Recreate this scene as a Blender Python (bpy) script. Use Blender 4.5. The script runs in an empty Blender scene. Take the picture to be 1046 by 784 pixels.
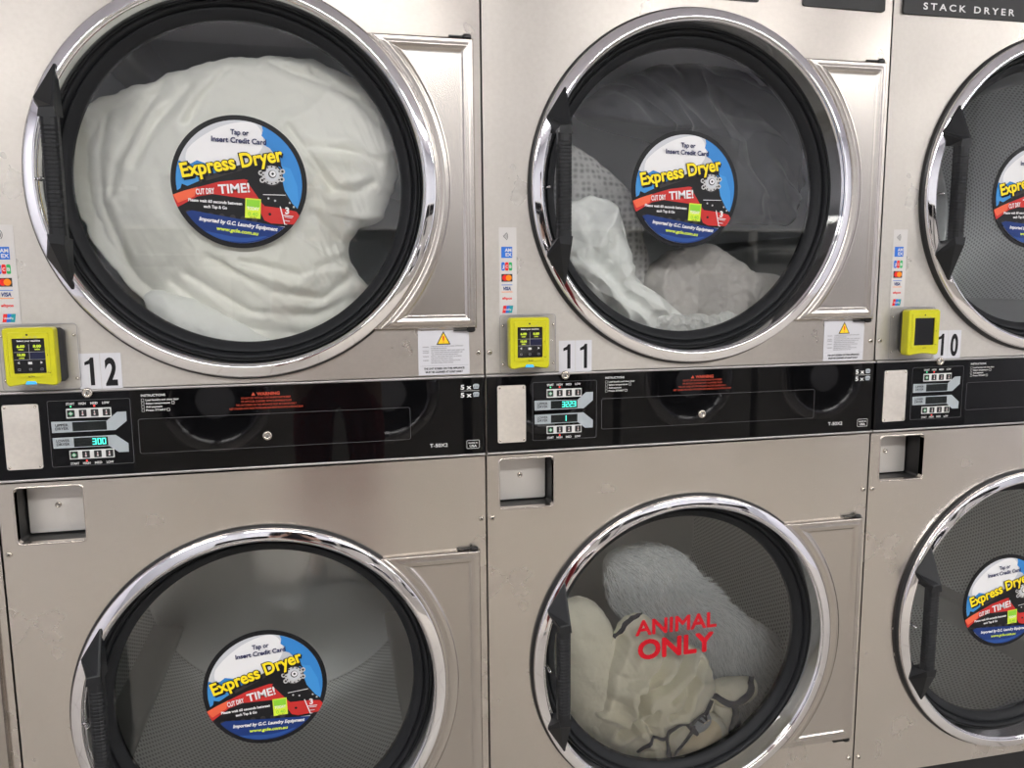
import bpy, bmesh, math, random
from mathutils import Vector, Matrix, noise, geometry
PI = math.pi
scene = bpy.context.scene
COL = scene.collection
random.seed(7)

# ------------------------------------------------------------------ sizes (metres)
W = 0.86                 # pitch of the dryers
CU = 0.4308              # door centre across a dryer
VU, VL = 1.4661, 0.5049  # heights of the two door centres
T, B = 1.1106, 0.9580    # top and bottom trim of the control panel
BOW = 0.005

# ------------------------------------------------------------------ materials
def nmat(name):
    m = bpy.data.materials.new(name); m.use_nodes = True
    nt = m.node_tree; nt.nodes.clear()
    out = nt.nodes.new('ShaderNodeOutputMaterial')
    return m, nt, out
def pbr(name, col, rough=0.5, metal=0.0, spec=0.5, emit=None, es=1.0, coat=0.0, sheen=0.0, bump=None, var=0.0, aniso=0.0):
    m, nt, out = nmat(name)
    b = nt.nodes.new('ShaderNodeBsdfPrincipled'); nt.links.new(b.outputs[0], out.inputs[0])
    b.inputs['Base Color'].default_value = (*col, 1)
    b.inputs['Roughness'].default_value = rough
    b.inputs['Metallic'].default_value = metal
    b.inputs['Specular IOR Level'].default_value = spec
    b.inputs['Coat Weight'].default_value = coat
    b.inputs['Sheen Weight'].default_value = sheen
    b.inputs['Anisotropic'].default_value = aniso
    if emit:
        b.inputs['Emission Color'].default_value = (*emit, 1); b.inputs['Emission Strength'].default_value = es
    tc = nt.nodes.new('ShaderNodeTexCoord')
    if bump:
        sc, st, dist = bump
        n = nt.nodes.new('ShaderNodeTexNoise'); n.inputs['Scale'].default_value = sc; n.inputs['Detail'].default_value = 4
        nt.links.new(tc.outputs['Object'], n.inputs['Vector'])
        bp = nt.nodes.new('ShaderNodeBump'); bp.inputs['Strength'].default_value = st; bp.inputs['Distance'].default_value = dist
        nt.links.new(n.outputs[0], bp.inputs['Height']); nt.links.new(bp.outputs[0], b.inputs['Normal'])
    if var:
        n = nt.nodes.new('ShaderNodeTexNoise'); n.inputs['Scale'].default_value = 9; n.inputs['Detail'].default_value = 5
        nt.links.new(tc.outputs['Object'], n.inputs['Vector'])
        r = nt.nodes.new('ShaderNodeMapRange'); r.inputs['From Min'].default_value = .3; r.inputs['From Max'].default_value = .7
        r.inputs['To Min'].default_value = 1-var; r.inputs['To Max'].default_value = 1+var
        nt.links.new(n.outputs[0], r.inputs['Value'])
        mx = nt.nodes.new('ShaderNodeVectorMath'); mx.operation = 'SCALE'; mx.inputs[0].default_value = col
        nt.links.new(r.outputs[0], mx.inputs['Scale']); nt.links.new(mx.outputs[0], b.inputs['Base Color'])
    return m

def steel(name, col=(.52,.468,.42), rough=.29, aniso=.8, smudge=.5, haze=None, grain=.25):
    m, nt, out = nmat(name)
    N = nt.nodes.new; L = nt.links.new
    b = N('ShaderNodeBsdfPrincipled'); L(b.outputs[0], out.inputs[0])
    b.inputs['Metallic'].default_value = 1
    b.inputs['Anisotropic'].default_value = aniso; b.inputs['Anisotropic Rotation'].default_value = .25
    tg = N('ShaderNodeTangent'); tg.direction_type = 'UV_MAP'; tg.uv_map = 'UVMap'
    if aniso: L(tg.outputs[0], b.inputs['Tangent'])
    tc = N('ShaderNodeTexCoord')
    # fine grain, drawn out along the width of the sheet
    mp = N('ShaderNodeMapping'); mp.inputs['Scale'].default_value = (70, 1, 900); L(tc.outputs['Object'], mp.inputs['Vector'])
    n1 = N('ShaderNodeTexNoise'); n1.inputs['Scale'].default_value = 1; n1.inputs['Detail'].default_value = 3; L(mp.outputs[0], n1.inputs['Vector'])
    # hazy patches where the sheet has been wiped
    mp2 = N('ShaderNodeMapping'); mp2.inputs['Scale'].default_value = (5, 5, 5); L(tc.outputs['Object'], mp2.inputs['Vector'])
    n2 = N('ShaderNodeTexNoise'); n2.inputs['Scale'].default_value = 1; n2.inputs['Detail'].default_value = 6; L(mp2.outputs[0], n2.inputs['Vector'])
    # dried speckles
    n3 = N('ShaderNodeTexNoise'); n3.inputs['Scale'].default_value = 120; n3.inputs['Detail'].default_value = 4; L(tc.outputs['Object'], n3.inputs['Vector'])
    r = N('ShaderNodeMapRange'); r.inputs['From Min'].default_value = .3; r.inputs['From Max'].default_value = .7
    r.inputs['To Min'].default_value = rough-.05*smudge; r.inputs['To Max'].default_value = rough+.12*smudge; L(n2.outputs[0], r.inputs['Value'])
    if grain: L(r.outputs[0], b.inputs['Roughness'])
    else: b.inputs['Roughness'].default_value = rough
    add = N('ShaderNodeMath'); add.operation = 'MULTIPLY_ADD'; add.inputs[1].default_value = .09; L(n1.outputs[0], add.inputs[0])
    m3 = N('ShaderNodeMath'); m3.operation = 'MULTIPLY_ADD'; m3.inputs[1].default_value = .14*smudge+.04; m3.inputs[2].default_value = .84
    L(n3.outputs[0], m3.inputs[0]); L(m3.outputs[0], add.inputs[2])
    m4 = N('ShaderNodeMath'); m4.operation = 'MULTIPLY_ADD'; m4.inputs[1].default_value = .10*smudge; L(n2.outputs[0], m4.inputs[0]); L(add.outputs[0], m4.inputs[2])
    mx = N('ShaderNodeVectorMath'); mx.operation = 'SCALE'; mx.inputs[0].default_value = col
    L(m4.outputs[0], mx.inputs['Scale']); L(mx.outputs[0], b.inputs['Base Color'])
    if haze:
        # paler diffuse layer, stronger towards the handle side of the sheet, patchy and speckled
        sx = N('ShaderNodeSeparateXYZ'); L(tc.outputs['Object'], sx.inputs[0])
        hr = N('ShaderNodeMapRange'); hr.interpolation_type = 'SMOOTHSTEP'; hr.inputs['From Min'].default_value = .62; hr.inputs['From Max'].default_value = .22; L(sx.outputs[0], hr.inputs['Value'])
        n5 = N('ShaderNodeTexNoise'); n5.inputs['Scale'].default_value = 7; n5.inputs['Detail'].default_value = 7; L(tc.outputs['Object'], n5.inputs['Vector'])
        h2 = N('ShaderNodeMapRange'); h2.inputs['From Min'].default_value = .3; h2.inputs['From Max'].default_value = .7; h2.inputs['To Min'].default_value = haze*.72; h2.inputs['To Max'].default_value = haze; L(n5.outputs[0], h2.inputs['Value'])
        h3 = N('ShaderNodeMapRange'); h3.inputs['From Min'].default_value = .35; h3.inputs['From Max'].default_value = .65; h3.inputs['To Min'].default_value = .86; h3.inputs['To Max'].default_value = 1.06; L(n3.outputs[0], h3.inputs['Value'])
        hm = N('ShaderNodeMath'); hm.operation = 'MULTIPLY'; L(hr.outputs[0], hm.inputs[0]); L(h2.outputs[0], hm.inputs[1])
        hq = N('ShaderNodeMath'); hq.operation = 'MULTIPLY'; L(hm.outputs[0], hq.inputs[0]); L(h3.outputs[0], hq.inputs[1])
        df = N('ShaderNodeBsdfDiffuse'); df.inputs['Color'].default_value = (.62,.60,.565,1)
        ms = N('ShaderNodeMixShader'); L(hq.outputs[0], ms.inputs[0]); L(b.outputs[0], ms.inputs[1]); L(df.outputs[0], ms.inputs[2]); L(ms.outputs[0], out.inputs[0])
    bp = N('ShaderNodeBump'); bp.inputs['Strength'].default_value = grain; bp.inputs['Distance'].default_value = .0003
    L(n1.outputs[0], bp.inputs['Height'])
    if grain: L(bp.outputs[0], b.inputs['Normal'])
    return m

def glass(name, tint=(.80,.83,.83), gain=1.0):
    m, nt, out = nmat(name)
    N = nt.nodes.new; L = nt.links.new
    tr = N('ShaderNodeBsdfTransparent'); tr.inputs[0].default_value = (*tint, 1)
    gl = N('ShaderNodeBsdfGlossy'); gl.inputs['Roughness'].default_value = .01
    fr = N('ShaderNodeFresnel'); fr.inputs[0].default_value = 1.5
    mu = N('ShaderNodeMath'); mu.operation = 'MULTIPLY'; mu.inputs[1].default_value = gain; L(fr.outputs[0], mu.inputs[0])
    mx = N('ShaderNodeMixShader'); L(mu.outputs[0], mx.inputs[0]); L(tr.outputs[0], mx.inputs[1]); L(gl.outputs[0], mx.inputs[2])
    L(mx.outputs[0], out.inputs[0])
    return m

def perforated(name, pitch=.0125, hole=.30, base=(.46,.47,.465), holecol=(.05,.05,.05)):
    """stainless sheet with a staggered grid of punched holes (UV in metres)"""
    m, nt, out = nmat(name)
    N = nt.nodes.new; L = nt.links.new
    b = N('ShaderNodeBsdfPrincipled'); L(b.outputs[0], out.inputs[0])
    uv = N('ShaderNodeUVMap'); uv.uv_map = 'UVMap'
    sep = N('ShaderNodeSeparateXYZ'); L(uv.outputs[0], sep.inputs[0])
    def M(op, a, bb=None):
        n = N('ShaderNodeMath'); n.operation = op
        for i, v in enumerate((a, bb)):
            if v is None: continue
            if isinstance(v, (int, float)): n.inputs[i].default_value = v
            else: L(v, n.inputs[i])
        return n.outputs[0]
    u = M('DIVIDE', sep.outputs[0], pitch); v = M('DIVIDE', sep.outputs[1], pitch*.866)
    row = M('FLOOR', v); odd = M('MODULO', M('ABSOLUTE', row), 2.0)
    uu = M('ADD', u, M('MULTIPLY', odd, .5))
    fx = M('SUBTRACT', M('FRACT', uu), .5); fy = M('MULTIPLY', M('SUBTRACT', M('FRACT', v), .5), .866)
    d = M('SQRT', M('ADD', M('MULTIPLY', fx, fx), M('MULTIPLY', fy, fy)))
    mr = N('ShaderNodeMapRange'); mr.inputs['From Min'].default_value = hole-.05; mr.inputs['From Max'].default_value = hole+.05; L(d, mr.inputs['Value'])
    mix = N('ShaderNodeMix'); mix.data_type = 'RGBA'; mix.inputs[6].default_value = (*holecol, 1); mix.inputs[7].default_value = (*base, 1)
    L(mr.outputs[0], mix.inputs[0]); L(mix.outputs[2], b.inputs['Base Color'])
    mm=M('MULTIPLY',mr.outputs[0],.55); L(mm, b.inputs['Metallic']); b.inputs['Roughness'].default_value = .42
    return m

STEEL = steel('brushed_steel')
STEELU = steel('brushed_steel_upper', (.48,.444,.41), haze=.5)
STEEL2 = steel('brushed_steel_lower', (.62,.572,.525), .25, .8, .35)
STEELP = steel('hinge_plate_steel', (.54,.502,.465), .27, 0, .15, None, 0)
COIND = pbr('coin_door_metal', (.66,.63,.60), .45, .55)
PLATE = steel('data_plate_steel', (.72,.68,.63), .42, .2, 1.4)
CHROME = pbr('chrome', (.82,.81,.83), .045, 1)
SATIN = pbr('satin_metal', (.46,.45,.45), .4, 1)
FUNNEL = pbr('satin_door_throat', (.70,.70,.695), .08, 1)
BOLT = pbr('screw_metal', (.62,.58,.52), .25, 1)
RUBBER = pbr('black_rubber', (.013,.014,.016), .5, 0, .18)
RUBBER2 = pbr('dark_seal', (.010,.010,.011), .35, 0, .5)
HANDLE = pbr('handle_plastic', (.012,.013,.015), .42, 0, .3, bump=(240,.15,.0006))
ACRYL = pbr('gloss_black_acrylic', (.003,.003,.0035), .03, 0, .33, bump=(4,.02,.003))
BLACKM = pbr('matt_black', (.008,.008,.009), .5)
GLASS = glass('door_glass', (.965,.97,.97), 2.1)
CLEARP = glass('clear_acrylic', (.985,.985,.98), .6)
PERF = perforated('perforated_drum',pitch=.0115,hole=.27,base=(.78,.80,.79),holecol=(.34,.345,.345))
DRUMS = pbr('drum_shell_smooth', (.72,.74,.77), .42, .4, bump=(5,.1,.01))
DRUMB = pbr('drum_back_steel', (.80,.82,.81), .32, .7, bump=(3,.15,.01))
DRUMR = pbr('drum_rib_steel', (.55,.56,.55), .35, .7)
CABIN = pbr('inner_cabinet', (.10,.10,.105), .5, .3)
YEL = pbr('reader_yellow', (.56,.54,.012), .28, 0, .5)
DKGRY = pbr('reader_side', (.022,.022,.024), .5)
SCR = pbr('reader_screen', (.006,.006,.007), .08)
BLUELED = pbr('blue_light', (.05,.4,.8), .4, emit=(.08,.5,1.0), es=.35)
WHT = pbr('white_ink', (.68,.68,.68), .5)
INKB = pbr('black_ink', (.012,.012,.014), .45)
PAPER = pbr('white_vinyl', (.60,.60,.64), .4)
PAPER2 = pbr('clear_vinyl', (.60,.58,.57), .4)
INKG = pbr('grey_ink', (.28,.28,.30), .5)
LINEG = pbr('fine_grey_line', (.10,.10,.11), .5)
ORNG = pbr('warning_red_ink', (.50,.055,.02), .5)
REDP = pbr('red_vinyl', (.50,.004,.014), .55, 0, .2)
GREYP = pbr('keypad_grey', (.36,.40,.43), .45)
LCDN = pbr('screen_navy',(.012,.014,.045),.2)
LCD = pbr('display_window', (.010,.013,.013), .15)
LEDT = pbr('teal_digits', (.02,.3,.25), .4, emit=(.10,.95,.72), es=1.5)
LEDR = pbr('red_lamp', (.6,.02,.02), .4, emit=(1,.05,.04), es=1.6)
LEDG = pbr('green_lamp', (.02,.5,.2), .4, emit=(.1,.9,.4), es=1.0)
GREENP = pbr('green_ink', (.02,.28,.10), .5)
WARNY = pbr('warning_yellow', (.90,.60,.01), .45)
def flat(name, c, rough=.42): return pbr(name, c, rough, 0, .25)
S_GREY = flat('sticker_cloud', (.55,.57,.61)); S_WHITE = flat('sticker_white', (.76,.76,.78)); S_BLUE = flat('sticker_sky', (.035,.22,.58))
S_BLUE2 = flat('sticker_sky_light', (.05,.27,.64)); S_NAVY = flat('sticker_navy', (.010,.035,.17)); S_NAVY2 = flat('sticker_navy_light', (.02,.07,.28))
S_RED = flat('sticker_red', (.52,.028,.026)); S_RED2 = flat('sticker_red_dark', (.36,.02,.02)); S_ORNG = flat('sticker_orange', (.78,.13,.06))
S_BLK = flat('sticker_black', (.008,.008,.010)); S_DK = flat('sticker_dark', (.035,.032,.032)); S_YEL = flat('sticker_yellow', (.92,.70,.015))
S_GRN = flat('sticker_green', (.25,.60,.04)); S_LIME = flat('sticker_lime', (.62,.78,.05)); S_SILV = flat('sticker_silver', (.50,.50,.51)); S_TEXT = flat('sticker_text', (.015,.02,.09))
C_BLUE = flat('card_blue', (.03,.16,.62)); C_RED = flat('card_red', (.75,.02,.02)); C_ORG = flat('card_orange', (.90,.25,.01)); C_GRN = flat('card_green', (.03,.40,.12)); C_TEAL = flat('card_teal', (.02,.30,.35))

# ------------------------------------------------------------------ mesh builder
class MB:
    def __init__(s): s.v=[]; s.f=[]; s.m=[]; s.s=[]; s.mats=[]; s.uv=None
    def mi(s, mat):
        if mat not in s.mats: s.mats.append(mat)
        return s.mats.index(mat)
    def add(s, vs, fs, mat, smooth=False):
        o=len(s.v); k=s.mi(mat); s.v += [tuple(p) for p in vs]
        for f in fs: s.f.append(tuple(i+o for i in f)); s.m.append(k); s.s.append(smooth)
        return s
    def mesh(s, name, uvfun=None):
        me=bpy.data.meshes.new(name); me.from_pydata(s.v,[],s.f)
        for m in s.mats: me.materials.append(m)
        me.polygons.foreach_set('material_index', s.m); me.polygons.foreach_set('use_smooth', s.s)
        uv=me.uv_layers.new(name='UVMap')
        if s.uv:
            for l in me.loops: uv.data[l.index].uv = s.uv[l.vertex_index]
        else:
            for l in me.loops:
                p=s.v[l.vertex_index]; uv.data[l.index].uv=(p[0],p[2])
        me.update(); return me
    def obj(s, name, parent=None, loc=None):
        o=bpy.data.objects.new(name, s.mesh(name)); COL.objects.link(o)
        if parent: o.parent=parent
        if loc: o.location=loc
        return o

def box(mb, x0,x1,y0,y1,z0,z1, mat, bev=0.0):
    bm=bmesh.new(); bmesh.ops.create_cube(bm, size=1)
    for v in bm.verts: v.co=Vector((x0+(v.co.x+.5)*(x1-x0), y0+(v.co.y+.5)*(y1-y0), z0+(v.co.z+.5)*(z1-z0)))
    if bev: bmesh.ops.bevel(bm, geom=list(bm.edges), offset=bev, segments=2, affect='EDGES', profile=.6)
    bm.verts.index_update(); mb.add([v.co.copy() for v in bm.verts], [[v.index for v in f.verts] for f in bm.faces], mat); bm.free()

def lathe(mb, prof, mat, seg=160, cx=0, cz=0, smooth=True, a0=0, a1=2*PI):
    full = abs(a1-a0-2*PI)<1e-6; n = seg if full else seg+1
    vs=[]; 
    for j in range(n):
        a=a0+(a1-a0)*j/seg
        for r,y in prof: vs.append((cx+r*math.cos(a), y, cz+r*math.sin(a)))
    P=len(prof); fs=[]
    for j in range(seg):
        j2=(j+1)%n
        for k in range(P-1): fs.append((j*P+k, j*P+k+1, j2*P+k+1, j2*P+k))
    mb.add(vs, fs, mat, smooth)

def spline(pts, n=6):
    out=[]; m=len(pts)
    for i in range(m-1):
        p0=pts[max(i-1,0)]; p1=pts[i]; p2=pts[i+1]; p3=pts[min(i+2,m-1)]
        for k in range(n):
            t=k/n
            out.append(tuple(.5*((2*b)+(-a+c)*t+(2*a-5*b+4*c-d)*t*t+(-a+3*b-3*c+d)*t**3) for a,b,c,d in zip(p0,p1,p2,p3)))
    out.append(tuple(pts[-1])); return out
def closed_spline(pts, n=8):
    m=len(pts); out=[]
    for i in range(m):
        p0=pts[i-1]; p1=pts[i]; p2=pts[(i+1)%m]; p3=pts[(i+2)%m]
        for k in range(n):
            t=k/n
            out.append(tuple(.5*((2*b)+(-a+c)*t+(2*a-5*b+4*c-d)*t*t+(-a+3*b-3*c+d)*t**3) for a,b,c,d in zip(p0,p1,p2,p3)))
    return out
def disc(r, cx=0, cz=0, n=48, a0=0): return [(cx+r*math.cos(a0+2*PI*i/n), cz+r*math.sin(a0+2*PI*i/n)) for i in range(n)]
def rrect(x0,x1,z0,z1,r,n=4):
    out=[]
    for cx,cz,a in ((x1-r,z1-r,0),(x0+r,z1-r,PI/2),(x0+r,z0+r,PI),(x1-r,z0+r,1.5*PI)):
        for k in range(n+1): out.append((cx+r*math.cos(a+PI/2*k/n), cz+r*math.sin(a+PI/2*k/n)))
    return out
def xf(poly, rot=0, s=1, dx=0, dz=0):
    c,sn=math.cos(rot),math.sin(rot)
    return [(dx+s*(x*c-z*sn), dz+s*(x*sn+z*c)) for x,z in poly]
def clip_disc(poly, R):
    """clip a simple polygon to a disc of radius R (convex clip, 72 sides)"""
    n=72; out=list(poly)
    for i in range(n):
        a=2*PI*(i+.5)/n; nx,nz=math.cos(a),math.sin(a); lim=R*math.cos(PI/n)
        inp=out; out=[]
        for k in range(len(inp)):
            p=inp[k-1]; q=inp[k]; dp=p[0]*nx+p[1]*nz-lim; dq=q[0]*nx+q[1]*nz-lim
            if (dp<=0)!=(dq<=0):
                t=dp/(dp-dq); out.append((p[0]+t*(q[0]-p[0]), p[1]+t*(q[1]-p[1])))
            if dq<=0: out.append(q)
        if not out: return []
    return out
def flatpoly(mb, poly, y, mat, yf=None):
    """filled 2D polygon facing -y"""
    if len(poly)<3: return
    tri=geometry.tessellate_polygon([[Vector((x,z,0)) for x,z in poly]])
    vs=[(x,(y if yf is None else yf(x)+y),z) for x,z in poly]; fs=[]
    for a,b,c in tri:
        A,Bp,Cp=poly[a],poly[b],poly[c]
        cr=(Bp[0]-A[0])*(Cp[1]-A[1])-(Bp[1]-A[1])*(Cp[0]-A[0])
        fs.append((a,b,c) if cr>0 else (a,c,b))
    mb.add(vs,fs,mat)
def prism(mb, poly, y0, y1, mat, smooth_side=False):
    """y0 front (nearer the viewer), y1 back"""
    area=sum(poly[i-1][0]*poly[i][1]-poly[i][0]*poly[i-1][1] for i in range(len(poly)))
    if area<0: poly=poly[::-1]
    flatpoly(mb, poly, y0, mat); n=len(poly)
    vs=[(x,y0,z) for x,z in poly]+[(x,y1,z) for x,z in poly]
    mb.add(vs,[(i,i+n,(i+1)%n+n,(i+1)%n) for i in range(n)],mat,smooth_side)
def bevprism(mb, poly, y0, y1, mat, b=.003, smooth=True):
    """prism with a rounded front edge"""
    area=sum(poly[i-1][0]*poly[i][1]-poly[i][0]*poly[i-1][1] for i in range(len(poly)))
    if area<0: poly=poly[::-1]
    n=len(poly); cx=sum(p[0] for p in poly)/n; cz=sum(p[1] for p in poly)/n
    def inset(d):
        out=[]
        for i in range(n):
            a,p,c=poly[i-1],poly[i],poly[(i+1)%n]
            n1=Vector((p[1]-a[1],a[0]-p[0])); n2=Vector((c[1]-p[1],p[0]-c[0]))
            if n1.length<1e-9: n1=n2
            if n2.length<1e-9: n2=n1
            n1.normalize(); n2.normalize(); m=n1+n2
            if m.length<1e-6: m=n1.copy()
            m.normalize(); k=min(1.6,1/max(.3,m.dot(n1))); out.append((p[0]-m.x*d*k,p[1]-m.y*d*k))
        return out
    L=[(poly,y1),(poly,y0+b),(inset(b*.3),y0+b*.3),(inset(b),y0)]
    vs=[]; fs=[]
    for pl,y in L: vs+=[(x,y,z) for x,z in pl]
    for k in range(3):
        for i in range(n): fs.append((k*n+i,(k)*n+(i+1)%n,(k+1)*n+(i+1)%n,(k+1)*n+i))
    mb.add(vs,fs,mat,smooth); flatpoly(mb, L[3][0], y0, mat)

_tc={}
def textdata(body, bold=0.0, shear=0.0, spacing=1.0):
    key=(body,bold,shear,spacing)
    if key not in _tc:
        c=bpy.data.curves.new('lettering','FONT'); c.body=body; c.size=1; c.offset=bold; c.shear=shear; c.space_character=spacing; c.resolution_u=4
        c.align_x='LEFT'
        o=bpy.data.objects.new('lettering',c); COL.objects.link(o)
        dg=bpy.context.evaluated_depsgraph_get(); me=bpy.data.meshes.new_from_object(o.evaluated_get(dg))
        vs=[(v.co.x,v.co.y) for v in me.vertices]; fs=[tuple(p.vertices) for p in me.polygons]
        bpy.data.objects.remove(o); bpy.data.curves.remove(c); bpy.data.meshes.remove(me)
        # keep faces facing the viewer
        out=[]
        for f in fs:
            a=sum(vs[f[i-1]][0]*vs[f[i]][1]-vs[f[i]][0]*vs[f[i-1]][1] for i in range(len(f)))
            out.append(f if a>0 else f[::-1])
        x0=min(v[0] for v in vs); x1=max(v[0] for v in vs)
        _tc[key]=([(v[0]-x0,v[1]) for v in vs],out,x1-x0)
    return _tc[key]
CAP=0.73
def text(mb, body, mat, x, z, h, w=None, align='C', y=0, rot=0, bold=0.02, shear=0, spacing=1.0, yf=None, clip=None):
    """lettering with cap height h, squeezed to width w; (x,z) is the middle (or left end) of the base line"""
    vs,fs,tw=textdata(body,bold,shear,spacing)
    sz=h/CAP; sx=sz if w is None else w/tw; wid=tw*sx
    ox={'C':-wid/2,'L':0,'R':-wid}[align]; c,s=math.cos(rot),math.sin(rot); out=[]
    for a,b in vs:
        px,pz=ox+a*sx,b*sz; X=x+px*c-pz*s; Z=z+px*s+pz*c
        out.append((X,(y if yf is None else yf(X)+y),Z))
    mb.add(out,fs,mat)

def panel(mb, x0,x1,z0,z1, mat, yf, holes=(), step=.02, thick=.012, gx=None):
    """sheet metal front with holes; yf(x,z)->y; turned-back edges"""
    pts=[]; edges=[]
    def loop(pl):
        o=len(pts); pts.extend(Vector(p) for p in pl); n=len(pl); edges.extend((o+i,o+(i+1)%n) for i in range(n))
    bx=[]
    nx=max(2,int((x1-x0)/step)); nz=max(2,int((z1-z0)/step))
    bx+= [(x0+(x1-x0)*i/nx,z0) for i in range(nx)]+[(x1,z0+(z1-z0)*i/nz) for i in range(nz)]
    bx+= [(x1-(x1-x0)*i/nx,z1) for i in range(nx)]+[(x0,z1-(z1-z0)*i/nz) for i in range(nz)]
    loops=[bx]; loop(bx)
    for h in holes: loop(h); loops.append(h)
    def inside(p,h):
        c=False; j=len(h)-1
        for i in range(len(h)):
            if (h[i][1]>p[1])!=(h[j][1]>p[1]) and p[0]<(h[j][0]-h[i][0])*(p[1]-h[i][1])/(h[j][1]-h[i][1])+h[i][0]: c=not c
            j=i
        return c
    for i in range(1,nx):
        for k in range(1,nz):
            p=(x0+(x1-x0)*i/nx,z0+(z1-z0)*k/nz)
            if not any(inside(p,h) for h in holes): pts.append(Vector(p))
    V,E_,F,_,_,_=geometry.delaunay_2d_cdt(pts,edges,[],0,1e-6)
    fs=[]
    for f in F:
        cx=sum(V[i][0] for i in f)/len(f); cz=sum(V[i][1] for i in f)/len(f)
        if any(inside((cx,cz),h) for h in holes): continue
        a=sum(V[f[i-1]][0]*V[f[i]][1]-V[f[i]][0]*V[f[i-1]][1] for i in range(len(f)))
        fs.append(tuple(f) if a>0 else tuple(reversed(f)))
    mb.add([(v[0],yf(v[0],v[1]),v[1]) for v in V],fs,mat,True)
    for k,pl in enumerate(loops):
        n=len(pl); vs=[(x,yf(x,z),z) for x,z in pl]+[(x,yf(x,z)+thick,z) for x,z in pl]
        f=[(i,i+n,(i+1)%n+n,(i+1)%n) for i in range(n)]
        mb.add(vs,f,mat,False)

def bow(x, z=None):
    t=2*x/W-1; return -BOW*(1-t*t)

def empty(name, loc=(0,0,0), parent=None):
    o=bpy.data.objects.new(name,None); COL.objects.link(o); o.location=loc; o.empty_display_size=.1
    if parent: o.parent=parent
    return o
def tag(o, label=None, cat=None, group=None, kind=None):
    if label: o['label']=label
    if cat: o['category']=cat
    if group: o['group']=group
    if kind: o['kind']=kind
    return o

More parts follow.
